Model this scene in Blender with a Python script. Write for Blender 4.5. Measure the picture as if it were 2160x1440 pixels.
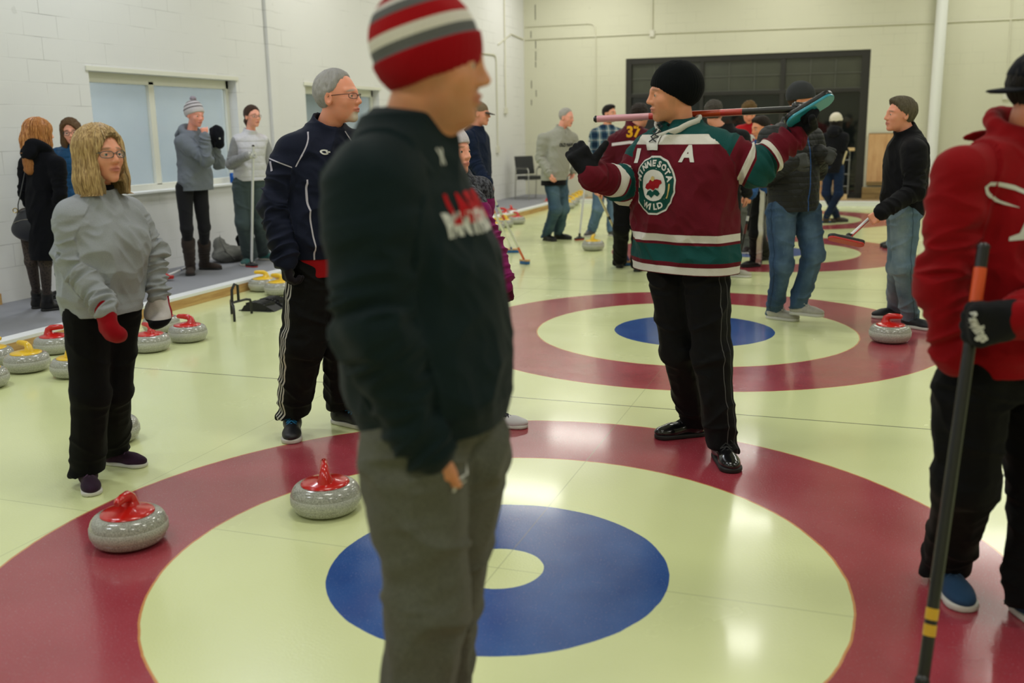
import bpy, bmesh, math, random
import numpy as np
from mathutils import Vector, Matrix
from mathutils.bvhtree import BVHTree

# ------------------------------------------------------------------ clear
for o in list(bpy.data.objects): bpy.data.objects.remove(o, do_unlink=True)
SC = bpy.context.scene
COL = SC.collection
PI = math.pi
random.seed(7)

# ------------------------------------------------------------------ camera (solved from the painted houses, 2160x1440)
CAM = np.array([1.1545, -3.0806, 1.5415]); YAW, PIT, ROL, FPX = -0.3393, 0.2122, -0.0163, 2073.2
def _axes():
    w = np.array([math.sin(YAW)*math.cos(PIT), math.cos(YAW)*math.cos(PIT), -math.sin(PIT)])
    r = np.array([math.cos(YAW), -math.sin(YAW), 0.0]); u = np.cross(r, w)
    return r*math.cos(ROL)+u*math.sin(ROL), u*math.cos(ROL)-r*math.sin(ROL), w
CR, CU, CW = _axes()
cd = bpy.data.cameras.new('camera'); cam = bpy.data.objects.new('camera', cd); COL.objects.link(cam)
M = Matrix.Identity(4)
for i in range(3):
    M[i][0] = CR[i]; M[i][1] = CU[i]; M[i][2] = -CW[i]; M[i][3] = CAM[i]
cam.matrix_world = M
cd.sensor_width = 36.0; cd.lens = FPX/2160*36.0; cd.clip_start = 0.05; cd.clip_end = 100
cd.dof.use_dof = True; cd.dof.focus_distance = 5.3; cd.dof.aperture_fstop = 2.0
SC.camera = cam

# ------------------------------------------------------------------ world, lights, exposure
W = bpy.data.worlds.new('world'); SC.world = W; W.use_nodes = True
W.node_tree.nodes['Background'].inputs[0].default_value = (0.55, 0.6, 0.7, 1)
W.node_tree.nodes['Background'].inputs[1].default_value = 0.02
SC.view_settings.view_transform = 'Standard'; SC.view_settings.look = 'None'
SC.view_settings.exposure = 0.45; SC.view_settings.gamma = 1.0; SC.view_settings.use_curve_mapping = False
CEIL = 5.2
def area(x, y, sx, sy, power, col, z=CEIL-0.25):
    l = bpy.data.lights.new('fluorescent_lamp', 'AREA'); l.shape = 'RECTANGLE'; l.size = sx; l.size_y = sy
    l.energy = power; l.color = col
    o = bpy.data.objects.new('fluorescent_lamp', l); COL.objects.link(o); o.location = (x, y, z)
    return o
for y in (-3.6, 0.4, 4.6, 8.8, 13.0, 16.6):
    for x in (-4.3, -0.4, 3.6, 8.0):
        cool = (0.88, 0.93, 1.0) if x < -2 and y < 7 else (1.0, 0.985, 0.90)
        area(x, y, 1.3, 0.6, (44 if x < -2 else 34) if x < 5 else 26, cool)

# ------------------------------------------------------------------ picture-to-place helpers (metres in the room)
def ptz(px, depth, z):
    """point at the given column and forward distance whose height is z"""
    a = CAM + CW*depth + CR*((px-1080)/FPX*depth)
    return a + CU*((z-a[2])/CU[2])
def ptd(px, py, depth):
    return CAM + CW*depth + CR*((px-1080)/FPX*depth) - CU*((py-720)/FPX*depth)
def flo(px, py, z=0.0):
    d = CW*FPX + CR*(px-1080) - CU*(py-720)
    return CAM + d*((z-CAM[2])/d[2])
def dep(P): return float((np.asarray(P)-CAM) @ CW)
RH = np.array([CR[0], CR[1], 0]); RH /= np.linalg.norm(RH)
TH = np.array([-CW[0], -CW[1], 0]); TH /= np.linalg.norm(TH)       # towards the camera
UP = np.array([0, 0, 1.0])
def facing(deg):
    a = math.radians(deg); return TH*math.cos(a) + RH*math.sin(a)
def nrm(v): v = np.asarray(v, float); return v/(np.linalg.norm(v)+1e-12)

# ------------------------------------------------------------------ materials
class NT:
    def __init__(s, m):
        s.m = m; m.use_nodes = True; s.t = m.node_tree; s.n = s.t.nodes; s.l = s.t.links
        s.b = s.n['Principled BSDF']
    def lk(s, a, b):
        if isinstance(a, bpy.types.NodeSocket): s.l.new(a, b)
        elif isinstance(a, (tuple, list)):
            b.default_value = tuple(a) + ((1,) if len(a) == 3 and len(b.default_value) == 4 else ())
        else: b.default_value = a
    def math(s, op, a, b=0.0, c=0.0):
        n = s.n.new('ShaderNodeMath'); n.operation = op
        s.lk(a, n.inputs[0]); s.lk(b, n.inputs[1])
        if op in ('MULTIPLY_ADD', 'SMOOTH_MIN', 'COMPARE'): s.lk(c, n.inputs[2])
        return n.outputs[0]
    def mix(s, f, a, b):
        n = s.n.new('ShaderNodeMix'); n.data_type = 'RGBA'
        s.lk(f, n.inputs[0]); s.lk(a, n.inputs[6]); s.lk(b, n.inputs[7]); return n.outputs[2]
    def coord(s, k='Object'): return s.n.new('ShaderNodeTexCoord').outputs[k]
    def attr(s, name):
        n = s.n.new('ShaderNodeAttribute'); n.attribute_name = name; return n
    def xyz(s, v):
        n = s.n.new('ShaderNodeSeparateXYZ'); s.l.new(v, n.inputs[0]); return n.outputs
    def comb(s, x, y, z):
        n = s.n.new('ShaderNodeCombineXYZ')
        for i, q in enumerate((x, y, z)): s.lk(q, n.inputs[i])
        return n.outputs[0]
    def mapv(s, v, scale):
        n = s.n.new('ShaderNodeMapping'); s.l.new(v, n.inputs[0]); n.inputs[3].default_value = scale; return n.outputs[0]
    def noise(s, v, scale, det=3, rough=0.5, col=False):
        n = s.n.new('ShaderNodeTexNoise'); s.l.new(v, n.inputs['Vector'])
        n.inputs['Scale'].default_value = scale; n.inputs['Detail'].default_value = det; n.inputs['Roughness'].default_value = rough
        return n.outputs[1 if col else 0]
    def voro(s, v, scale):
        n = s.n.new('ShaderNodeTexVoronoi'); s.l.new(v, n.inputs['Vector']); n.inputs['Scale'].default_value = scale; return n.outputs[0]
    def ramp(s, f, lo, hi):
        n = s.n.new('ShaderNodeMapRange'); s.lk(f, n.inputs[0]); n.inputs[1].default_value = lo; n.inputs[2].default_value = hi; return n.outputs[0]
    def band(s, v, lo, hi):
        return s.math('MULTIPLY', s.math('GREATER_THAN', v, lo), s.math('LESS_THAN', v, hi))
    def bump(s, h, strength, dist=0.01, prev=None):
        n = s.n.new('ShaderNodeBump'); s.l.new(h, n.inputs['Height'])
        n.inputs['Strength'].default_value = strength; n.inputs['Distance'].default_value = dist
        if prev: s.l.new(prev, n.inputs['Normal'])
        s.l.new(n.outputs[0], s.b.inputs['Normal']); return n.outputs[0]
    def col(s, c): s.lk(c, s.b.inputs['Base Color'])
    def set(s, **k):
        for a, v in k.items(): s.lk(v, s.b.inputs[a.replace('_', ' ')])
MATS = {}
def lin(c):
    """sRGB 0-255 -> linear"""
    return tuple((x/255/12.92 if x/255 <= 0.04045 else ((x/255+0.055)/1.055)**2.4) for x in c)
def new_mat(name):
    return NT(bpy.data.materials.new(name))
def plain(name, c, rough=0.5, metal=0.0, spec=0.5, coat=0.0, noise=0.0):
    if name in MATS: return MATS[name]
    t = new_mat(name); c = lin(c)
    if noise:
        n = t.noise(t.coord(), 40, 4)
        t.col(t.mix(n, tuple(x*(1-noise) for x in c), tuple(min(1, x*(1+noise)) for x in c)))
    else: t.col(c)
    t.set(Roughness=rough, Metallic=metal, Specular_IOR_Level=spec, Coat_Weight=coat)
    MATS[name] = t.m; return t.m
def fabric(name, c, rough=0.9, weave=900, fuzz=0.25, heather=0.0, c2=None, pattern=None, sheen=0.3, fold=0.0, spec=0.2):
    """cloth; pattern(t, basecolour) -> colour socket"""
    if name in MATS: return MATS[name]
    t = new_mat(name); c = lin(c); v = t.coord()
    base = c
    if heather:
        n = t.noise(v, 260, 2, 0.8); n = t.ramp(n, 0.35, 0.65)
        base = t.mix(n, tuple(x*(1-heather) for x in c), tuple(min(1, x*(1+heather)) for x in c))
    if c2:
        base = t.mix(t.ramp(t.noise(v, 5, 4, 0.6), 0.35, 0.7), base, lin(c2))
    if pattern: base = pattern(t, base)
    t.col(base)
    t.set(Roughness=rough, Sheen_Weight=sheen*.22, Sheen_Roughness=0.5, Specular_IOR_Level=spec*.6)
    h = t.noise(v, weave/4, 2, 0.6)
    b = t.bump(h, fuzz, 0.004)
    if fold: t.bump(t.noise(t.mapv(v, (1, 1, 1)), 14, 3), fold, 0.03, b)
    MATS[name] = t.m; return t.m

# ------------------------------------------------------------------ object helpers
def link(name, me, mat=None, parent=None, loc=None):
    o = bpy.data.objects.new(name, me); COL.objects.link(o)
    if mat is not None:
        for m in (mat if isinstance(mat, (list, tuple)) else [mat]): me.materials.append(m)
    if parent is not None:
        o.parent = parent
    if loc is not None: o.location = loc
    return o
def tag(o, label=None, cat=None, group=None, kind=None):
    if label: o['label'] = label
    if cat: o['category'] = cat
    if group: o['group'] = group
    if kind: o['kind'] = kind
    return o
def empty(name, loc, label=None, cat=None, group=None):
    o = bpy.data.objects.new(name, None); COL.objects.link(o); o.location = tuple(float(x) for x in loc); o.empty_display_size = 0.1
    return tag(o, label, cat, group)
def arr_mesh(name, V, Q, smooth=True):
    """V (n,3) Q (m,4) or list of faces"""
    me = bpy.data.meshes.new(name)
    if isinstance(Q, np.ndarray):
        n, m = len(V), len(Q); k = Q.shape[1]
        me.vertices.add(n); me.vertices.foreach_set('co', np.asarray(V, np.float32).ravel())
        me.loops.add(m*k); me.loops.foreach_set('vertex_index', Q.astype(np.int32).ravel())
        me.polygons.add(m); me.polygons.foreach_set('loop_start', np.arange(0, m*k, k, dtype=np.int32))
        me.polygons.foreach_set('loop_total', np.full(m, k, np.int32))
        me.update(calc_edges=True); me.validate()
    else:
        me.from_pydata([tuple(map(float, v)) for v in V], [], [tuple(f) for f in Q]); me.update()
    if smooth: me.polygons.foreach_set('use_smooth', np.ones(len(me.polygons), bool))
    return me
class MB:
    """collects simple solids into one mesh (world or local coordinates)"""
    def __init__(s): s.bm = bmesh.new()
    def box(s, a, b, bevel=0.0, rot=None, piv=None):
        a = Vector(a); b = Vector(b); c = (a+b)/2; h = (b-a)
        M = Matrix.Translation(c) @ Matrix.Diagonal((abs(h.x), abs(h.y), abs(h.z), 1))
        if rot is not None:
            pv = Vector(piv) if piv is not None else c
            M = Matrix.Translation(pv) @ rot.to_4x4() @ Matrix.Translation(-pv) @ M
        r = bmesh.ops.create_cube(s.bm, size=1, matrix=M)
        if bevel:
            es = list({e for v in r['verts'] for e in v.link_edges})
            bmesh.ops.bevel(s.bm, geom=es, offset=bevel, segments=2, affect='EDGES', profile=0.6)
        return s
    def tube(s, pts, r, n=10, closed=False, cap=True, sq=None):
        pts = [Vector(tuple(map(float, p))) for p in pts]; N = len(pts)
        rs = r if isinstance(r, (list, tuple)) else [r]*N
        rings = []; prev = None
        for i, p in enumerate(pts):
            if closed: d = (pts[(i+1) % N]-pts[i-1])
            else: d = pts[min(i+1, N-1)]-pts[max(i-1, 0)]
            d.normalize()
            if prev is None:
                a = d.cross(Vector((0, 0, 1)));
                if a.length < 1e-3: a = d.cross(Vector((1, 0, 0)))
            else: a = prev - d*prev.dot(d)
            a.normalize(); prev = a; b = d.cross(a)
            k = sq if sq else (1, 1)
            rings.append([s.bm.verts.new(p + (a*math.cos(t)*k[0]+b*math.sin(t)*k[1])*rs[i]) for t in [2*PI*j/n for j in range(n)]])
        m = N if closed else N-1
        for i in range(m):
            A = rings[i]; B = rings[(i+1) % N]
            for j in range(n): s.bm.faces.new((A[j], A[(j+1) % n], B[(j+1) % n], B[j]))
        if cap and not closed:
            s.bm.faces.new(list(reversed(rings[0]))); s.bm.faces.new(rings[-1])
        return s
    def lathe(s, prof, n=32, c=(0, 0, 0)):
        rings = []
        for (r, z) in prof:
            if r < 1e-5: rings.append([s.bm.verts.new((c[0], c[1], c[2]+z))])
            else: rings.append([s.bm.verts.new((c[0]+r*math.cos(2*PI*j/n), c[1]+r*math.sin(2*PI*j/n), c[2]+z)) for j in range(n)])
        for A, B in zip(rings, rings[1:]):
            if len(A) == 1 and len(B) == 1: continue
            for j in range(n):
                k = (j+1) % n
                if len(A) == 1: s.bm.faces.new((A[0], B[k], B[j]))
                elif len(B) == 1: s.bm.faces.new((A[j], A[k], B[0]))
                else: s.bm.faces.new((A[j], A[k], B[k], B[j]))
        return s
    def poly(s, pts, thick):
        """extruded polygon, pts 3D planar, thick = vector"""
        t = Vector(thick); A = [s.bm.verts.new(Vector(p)) for p in pts]; B = [s.bm.verts.new(Vector(p)+t) for p in pts]
        s.bm.faces.new(A); s.bm.faces.new(list(reversed(B)))
        for i in range(len(A)):
            j = (i+1) % len(A); s.bm.faces.new((A[j], A[i], B[i], B[j]))
        return s
    def build(s, name, mat, parent=None, smooth=False, loc=None, off=None):
        bmesh.ops.recalc_face_normals(s.bm, faces=s.bm.faces)
        if off is not None: bmesh.ops.translate(s.bm, verts=s.bm.verts, vec=-Vector(tuple(map(float, off))))
        me = bpy.data.meshes.new(name); s.bm.to_mesh(me); s.bm.free()
        if smooth:
            me.polygons.foreach_set('use_smooth', np.ones(len(me.polygons), bool))
            try: me.set_sharp_from_angle(angle=math.radians(42))
            except Exception: pass
        return link(name, me, mat, parent, loc)

# ------------------------------------------------------------------ implicit modelling (numpy)
class Fr:
    """local frame: columns x (left), y (front), z (up)"""
    def __init__(s, o, x, y, z): s.o = np.array(o, float); s.R = np.array([nrm(x), nrm(y), nrm(z)])
    def to(s, P): return (P-s.o) @ s.R.T
    def w(s, p): return s.o + np.asarray(p, float) @ s.R
    def d(s, p): return np.asarray(p, float) @ s.R
class Pr:
    def __init__(s, fn, lo, hi, k=0.02, op='add'): s.fn = fn; s.lo = np.array(lo); s.hi = np.array(hi); s.k = k; s.op = op
def cone(a, b, ra, rb, k=0.02, op='add'):
    a = np.array(a, float); b = np.array(b, float); ba = b-a; L = ba@ba+1e-12
    def fn(P):
        pa = P-a; h = np.clip(pa@ba/L, 0, 1)
        return np.sqrt(((pa-h[..., None]*ba)**2).sum(-1)) - (ra+(rb-ra)*h)
    R = max(ra, rb); return Pr(fn, np.minimum(a, b)-R, np.maximum(a, b)+R, k, op)
def chain(pts, rs, k=0.02, op='add'):
    return [cone(pts[i], pts[i+1], rs[i], rs[i+1], k, op) for i in range(len(pts)-1)]
def ell(fr, c, r, k=0.02, op='add', cutfn=None):
    c = np.array(c, float); r = np.array(r, float)
    def fn(P):
        q = fr.to(P)-c; k0 = np.sqrt(((q/r)**2).sum(-1)); k1 = np.sqrt(((q/r**2)**2).sum(-1))+1e-9
        d = k0*(k0-1)/k1
        if cutfn is not None: d = np.maximum(d, cutfn(fr.to(P)))
        return d
    w = fr.w(c); R = max(r); return Pr(fn, w-R, w+R, k, op)
def rings(fr, tab, k=0.03, op='add', n=2.3, sharp=True):
    """tab rows: z, half-width x, half-depth y, offset y, offset x  in frame fr"""
    T = np.array([tuple(t)+(0,)*(5-len(t)) for t in tab], float); T = T[np.argsort(T[:, 0])]
    zz = np.linspace(T[0, 0], T[-1, 0], 90); cols = []
    for c in range(1, 5):
        y = np.interp(zz, T[:, 0], T[:, c])
        kk = np.array([1, 2, 3, 2, 1.])/9; y2 = np.convolve(np.pad(y, 2, 'edge'), kk, 'valid'); cols.append(y2)
    z0, z1 = T[0, 0], T[-1, 0]; mr = T[:, 1:3].max()
    def fn(P):
        q = fr.to(P); z = q[..., 2]
        w, d, oy, ox = [np.interp(z, zz, c) for c in cols]
        x = np.abs(q[..., 0]-ox)/w; y = np.abs(q[..., 1]-oy)/d
        rr = (x**n+y**n)**(1/n)
        dd = (rr-1)*np.minimum(w, d)*0.95
        return np.maximum(dd, np.maximum(z0-z, z-z1))
    cs = [fr.w((sx*mr*1.3, sy*(mr*1.3)+T[:, 3].max()*sy, z)) for sx in (-1, 1) for sy in (-1, 1) for z in (z0, z1)]
    return Pr(fn, np.min(cs, 0), np.max(cs, 0), k, op)
def plane(p, n, k=0.004, lo=None, hi=None):
    """keeps the side opposite to n"""
    p = np.array(p, float); n = nrm(n)
    return Pr(lambda P: (P-p)@n, lo if lo is not None else (-99,)*3, hi if hi is not None else (99,)*3, k, 'int')
def torus(fr, R, r, k=0.01, ry=None, op='add'):
    ry = ry or R
    def fn(P):
        q = fr.to(P); s = np.sqrt((q[..., 0]/R)**2+(q[..., 1]/ry)**2)+1e-9
        dxy = (s-1)*min(R, ry)
        return np.sqrt(dxy**2+q[..., 2]**2)-r
    M_ = max(R, ry)+r; return Pr(fn, fr.o-M_, fr.o+M_, k, op)
def field(prims, xs, ys, zs):
    F = np.full((len(xs), len(ys), len(zs)), 0.5, np.float32)
    G = (xs, ys, zs)
    for p in prims:
        m = max(p.k, 0.0)*1.2+0.02
        sl = []
        for a in range(3):
            i0 = np.searchsorted(G[a], p.lo[a]-m); i1 = np.searchsorted(G[a], p.hi[a]+m)
            sl.append(slice(max(0, i0-1), min(len(G[a]), i1+1)))
        if any(s.stop <= s.start for s in sl): continue
        X = np.stack(np.meshgrid(xs[sl[0]], ys[sl[1]], zs[sl[2]], indexing='ij'), -1)
        d = p.fn(X).astype(np.float32); f = F[tuple(sl)]; k = p.k
        if p.op == 'add':
            if k > 0:
                h = np.maximum(k-np.abs(f-d), 0)/k; F[tuple(sl)] = np.minimum(f, d)-h*h*k*0.25
            else: F[tuple(sl)] = np.minimum(f, d)
        else:
            if p.op == 'sub': d = -d
            h = np.maximum(k-np.abs(f-d), 0)/k if k > 0 else 0
            F[tuple(sl)] = np.maximum(f, d)+h*h*k*0.25
    return F
def nets(F, xs, ys, zs):
    s = F < 0
    c = np.zeros(tuple(np.array(F.shape)-1), np.int8)
    for i in (0, 1):
        for j in (0, 1):
            for k in (0, 1):
                c += s[i:F.shape[0]-1+i, j:F.shape[1]-1+j, k:F.shape[2]-1+k]
    mixed = (c > 0) & (c < 8); I, J, K = np.nonzero(mixed); n = len(I)
    idx = np.full(mixed.shape, -1, np.int32); idx[I, J, K] = np.arange(n)
    pos = np.zeros((n, 3)); cnt = np.zeros(n)
    G = (xs, ys, zs); base = (I, J, K)
    for ax in range(3):
        o = [a for a in range(3) if a != ax]
        for a in (0, 1):
            for b in (0, 1):
                off = [0, 0, 0]; off[o[0]] = a; off[o[1]] = b
                i0 = tuple(base[q]+off[q] for q in range(3)); i1 = list(i0); i1[ax] = i0[ax]+1; i1 = tuple(i1)
                f0 = F[i0]; f1 = F[i1]; m = (f0 < 0) != (f1 < 0)
                t = np.where(m, f0/np.where(m, f0-f1, 1), 0)
                q = np.stack([G[z][i0[z]] for z in range(3)], -1); q1 = G[ax][i1[ax]]
                q[:, ax] += (q1-q[:, ax])*t
                pos += q*m[:, None]; cnt += m
    pos /= cnt[:, None]
    faces = []
    for ax in range(3):
        o = [a for a in range(3) if a != ax]
        sl0 = [slice(1, F.shape[a]-1) for a in range(3)]; sl0[ax] = slice(0, F.shape[ax]-1)
        sl1 = list(sl0); sl1[ax] = slice(1, F.shape[ax])
        a0 = s[tuple(sl0)]; a1 = s[tuple(sl1)]; e = np.nonzero(a0 != a1); inside = a0[e]
        ii = [e[a]+(0 if a == ax else 1) for a in range(3)]
        def cell(da, db):
            q = list(ii); q[o[0]] = q[o[0]]-da; q[o[1]] = q[o[1]]-db; return idx[tuple(q)]
        quad = np.stack([cell(1, 1), cell(0, 1), cell(0, 0), cell(1, 0)], -1)
        flip = inside if ax != 1 else ~inside
        quad[~flip] = quad[~flip][:, ::-1]
        faces.append(quad)
    Q = np.concatenate(faces); Q = Q[(Q >= 0).all(1)]
    return pos, Q
def smooth_v(V, Q, it=1, lam=0.5):
    n = len(V); a = Q.ravel(); b = np.roll(Q, 1, 1).ravel()
    for _ in range(it):
        S = np.zeros_like(V); c = np.bincount(a, minlength=n)+np.bincount(b, minlength=n)
        for x in range(3):
            S[:, x] = np.bincount(a, V[b, x], n)+np.bincount(b, V[a, x], n)
        V = V+lam*(S/np.maximum(c, 1)[:, None]-V)
    return V
def normals(V, Q):
    fn = np.cross(V[Q[:, 2]]-V[Q[:, 0]], V[Q[:, 3]]-V[Q[:, 1]]); N = np.zeros_like(V)
    for c in range(4):
        for x in range(3): N[:, x] += np.bincount(Q[:, c], fn[:, x], len(V))
    return N/(np.linalg.norm(N, axis=1)[:, None]+1e-12)
def _h(i, j, k, s):
    n = (i*73856093) ^ (j*19349663) ^ (k*83492791) ^ (s*2654435)
    n = (n ^ (n >> 13))*1274126177; n = n ^ (n >> 16)
    return (n & 0xffff)/32767.5-1
def vn(P, s=0):
    """value noise -1..1"""
    P = np.asarray(P, float); i = np.floor(P).astype(np.int64); f = P-i; f = f*f*(3-2*f); r = 0
    for a in (0, 1):
        for b in (0, 1):
            for c in (0, 1):
                w = (f[:, 0] if a else 1-f[:, 0])*(f[:, 1] if b else 1-f[:, 1])*(f[:, 2] if c else 1-f[:, 2])
                r = r+w*_h(i[:, 0]+a, i[:, 1]+b, i[:, 2]+c, s)
    return r
def axis_grid(lo, hi, h): return np.arange(lo-3*h, hi+3*h+h*0.5, h)
def implicit(prims, h, zfine=None, smooth=1, hz=None):
    adds = [p for p in prims if p.op == 'add']
    lo = np.min([p.lo for p in adds], 0); hi = np.max([p.hi for p in adds], 0)
    xs, ys = axis_grid(lo[0], hi[0], h), axis_grid(lo[1], hi[1], h)
    if zfine is not None:
        hz = hz or h*1.9
        za = np.arange(lo[2]-3*hz, zfine-0.001, hz); zb = axis_grid(0, hi[2]-zfine, h)[3:]+zfine
        zs = np.concatenate([za, zb])
    else: zs = axis_grid(lo[2], hi[2], hz or h)
    F = field(prims, xs, ys, zs); V, Q = nets(F, xs, ys, zs)
    if smooth: V = smooth_v(V, Q, smooth)
    return V, Q
def put_attr(me, name, data):
    data = np.asarray(data, np.float32)
    if data.ndim == 1:
        a = me.attributes.new(name, 'FLOAT', 'POINT'); a.data.foreach_set('value', data)
    else:
        a = me.attributes.new(name, 'FLOAT_VECTOR', 'POINT'); a.data.foreach_set('vector', data.ravel())

# ------------------------------------------------------------------ people
def skin_mat(name, c, brow, beard=None, blush=0.25, lip=(176, 96, 92)):
    if name in MATS: return MATS[name]
    c = tuple(min(250, x*1.05+4) for x in c)
    t = new_mat(name); v = t.coord(); m = t.xyz(t.attr('face_mask').outputs['Vector'])
    base = t.mix(t.noise(v, 30, 3), lin(c), lin((min(255, c[0]+10), c[1]-14, c[2]-16)))
    base = t.mix(t.math('MULTIPLY', m[0], 0.75), base, lin(lip))
    n = t.ramp(t.noise(v, 500, 2), 0.3, 0.6)
    if beard: base = t.mix(t.math('MULTIPLY', m[2], t.math('MULTIPLY_ADD', n, 0.3, beard[1]*.8)), base, lin(beard[0]))
    base = t.mix(t.math('MULTIPLY', m[1], t.math('MULTIPLY_ADD', n, 0.4, 0.5)), base, lin(brow))
    t.col(base); t.set(Roughness=0.5, Subsurface_Weight=0.12, Specular_IOR_Level=0.4)
    t.b.inputs['Subsurface Radius'].default_value = (0.012, 0.005, 0.003)
    t.bump(t.noise(v, 350, 3), 0.12, 0.002)
    MATS[name] = t.m; return t.m
def hair_mat(name, c, c2, streak=1.0):
    if name in MATS: return MATS[name]
    t = new_mat(name); r = t.attr('rest').outputs['Vector']; q = t.xyz(r)
    ang = t.math('ARCTAN2', q[0], q[1])
    u = t.comb(t.math('MULTIPLY', ang, 22*streak), t.math('MULTIPLY', q[2], 9*streak), t.math('MULTIPLY', q[1], 6))
    n = t.noise(u, 2.2, 5, 0.7); n2 = t.ramp(n, 0.36, 0.64)
    t.col(t.mix(n2, lin(c2), lin(c))); t.set(Roughness=0.5, Specular_IOR_Level=0.35)
    t.bump(n, 0.9, 0.02)
    MATS[name] = t.m; return t.m
def strand_mat(name, c, c2):
    if name in MATS: return MATS[name]
    t = new_mat(name); n = t.noise(t.mapv(t.coord(), (1, 1, .12)), 160, 2, .6)
    t.col(t.mix(t.ramp(n, .35, .65), lin(c2), lin(c))); t.set(Roughness=.4, Specular_IOR_Level=.4); MATS[name] = t.m; return t.m
def head_prims(hf, s, fem=False, ears=True):
    E_ = lambda c, r, k=0.02, op='add': ell(hf, np.array(c)*s, np.array(r)*s, k*s, op)
    C_ = lambda a, b, ra, rb, k, op='add': cone(hf.w(np.array(a)*s), hf.w(np.array(b)*s), ra*s, rb*s, k*s, op)
    j = 0.9 if fem else 1.0
    L = [E_((0, -.016, .032), (.076, .096, .088)), E_((0, .022, -.010), (.067*j, .070, .085), .02),
         E_((0, .026, -.062), (.054*j, .060, .050), .022), E_((0, .070, -.097), (.021*j, .018, .016), .024)]
    for q in (-1, 1):
        L += [E_((q*.036, .056, -.022), (.025, .024, .024), .02),
              C_((q*.008, .084, .023), (q*.046, .064, .026), .010*j, .009*j, .016)]
    for q in (-1, 1):
        L += [E_((q*.033, .095, .004), (.017, .017, .0105), .012, 'sub'),
              E_((q*.032, .0735, .003), (.0150, .0150, .0150), .004),
              E_((q*.032, .0905, .0015), (.0130, .0085, .0038), .0030, 'sub')]
    L += [C_((0, .084, .020), (0, .1065, -.024), .0075, .0105, .014)]
    for q in (-1, 1): L += [E_((q*.0105, .095, -.029), (.0085, .011, .0075), .009)]
    L += [E_((0, .0905, -.0545), (.022, .0105, .0058), .007), E_((0, .0885, -.0655), (.019, .0105, .0068), .007),
          E_((0, .102, -.060), (.022, .010, .0022), .003, 'sub')]
    for q in ((-1, 1) if ears else ()):
        L += [E_((q*.077, -.012, -.006), (.010, .019, .032), .006), E_((q*.085, -.008, -.002), (.007, .010, .019), .005, 'sub')]
    return L
def face_mask(hf, s, V, beard):
    q = hf.to(V)/s; x, y, z = np.abs(q[:, 0]), q[:, 1], q[:, 2]
    sm = lambda v: np.clip(1.5-v, 0, 1)
    near = (np.abs(q) < .16).all(1)
    lip = sm((x/.024)**2+((z+.060)/.0105)**2)*(y > .07)*near
    br = sm(((x-.033)/.021)**2+((z-.027+((x-.03)*.15))/.0055)**2)*(y > .045)*near
    bd = np.zeros(len(q))
    if beard == 'goatee': bd = sm((x/.030)**2+((z+.088)/.030)**2)*(y > .04)*(z < -.068)
    elif beard:
        jaw = np.clip((-z-.040+.55*np.maximum(.052-x, 0)*0)/.030, 0, 1)*np.clip((y+.012-(z+.06)*.25)/.022, 0, 1)*np.clip((z+.128)/.010, 0, 1)
        mou = sm((x/.034)**2+((z+.045)/.010)**2)*(y > .05)
        chk = np.clip((x-.046)/.012, 0, 1)*np.clip((-z+.004)/.03, 0, 1)*np.clip((y+.002)/.01, 0, 1)*np.clip((.045-y)/.02, 0, 1)
        bd = np.maximum(np.maximum(jaw, mou), chk*.8)
    bd = np.clip(bd, 0, 1)*near*(1-lip)
    return np.stack([lip, br, bd], -1)
SCL = plain('eye_white', (196, 186, 178), 0.25); IRIS = {}
def iris(c): return plain('iris_%d_%d_%d' % c, c, 0.15)
PUP = plain('pupil', (12, 10, 10), 0.1)
def rodr(v, ax, a):
    ax = nrm(ax); v = np.asarray(v, float)
    return v*math.cos(a)+np.cross(ax, v)*math.sin(a)+ax*(ax@v)*(1-math.cos(a))
CURLS = {'relax': (.35, .45, .3), 'flat': (.08, .12, .08), 'grip': (1.25, 1.45, .9), 'fist': (1.3, 1.6, 1.0), 'half': (.7, .8, .5), 'wide': (.15, .2, .1)}
def hand_prims(W_, D, N, side, curl='relax', s=1.0, inf=0.0, thumb='side'):
    D = nrm(D); N = nrm(np.asarray(N)-D*(D@np.asarray(N))); A = np.cross(N, D) if side == 'r' else np.cross(D, N)
    L = []; K = .010*s+inf*.5; sp = 0.0 if curl != 'wide' else 0.12
    L.append(cone(W_-D*.02*s, W_+D*.03*s, .026*s+inf, .026*s+inf, K))
    cs = CURLS[curl]
    for i, (o, ln) in enumerate(zip((.031, .0105, -.0105, -.030), (.070, .079, .073, .057))):
        o *= s; ln *= s
        k0 = W_+D*.088*s+A*o-N*(.004*s if i in (0, 3) else 0)
        L.append(cone(W_+D*.015*s+A*o*.6, k0, (.0155*s+inf), (.0125*s+inf), K))
        d = nrm(D+A*(o*sp*20)); p = k0; ax = np.cross(D, N)
        for j, (fr_, cu) in enumerate(zip((.46, .30, .24), cs)):
            d = rodr(d, ax, cu*(1+.08*i)); q = p+d*ln*fr_
            L.append(cone(p, q, (.0095-.0009*j)*s+inf, (.0088-.0009*j)*s+inf, .004)); p = q
    t0 = W_+D*.028*s+A*.024*s+N*.004*s
    if thumb == 'side': d1 = nrm(D*.75+A*.65+N*.25); d2 = nrm(D*.95+A*.2+N*.3)
    elif thumb == 'out': d1 = nrm(D*.45+A*.9+N*.1); d2 = nrm(D*.4+A*.95)
    else: d1 = nrm(D*.6+A*.45+N*.75); d2 = nrm(D*.35-A*.35+N*.8)
    t1 = t0+d1*.042*s; t2 = t1+d2*.030*s; t3 = t2+nrm(d2+N*.15)*.022*s
    L += [cone(t0, t1, .0145*s+inf, .0115*s+inf, K), cone(t1, t2, .0112*s+inf, .010*s+inf, .005), cone(t2, t3, .010*s+inf, .0085*s+inf, .005)]
    return L

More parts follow.
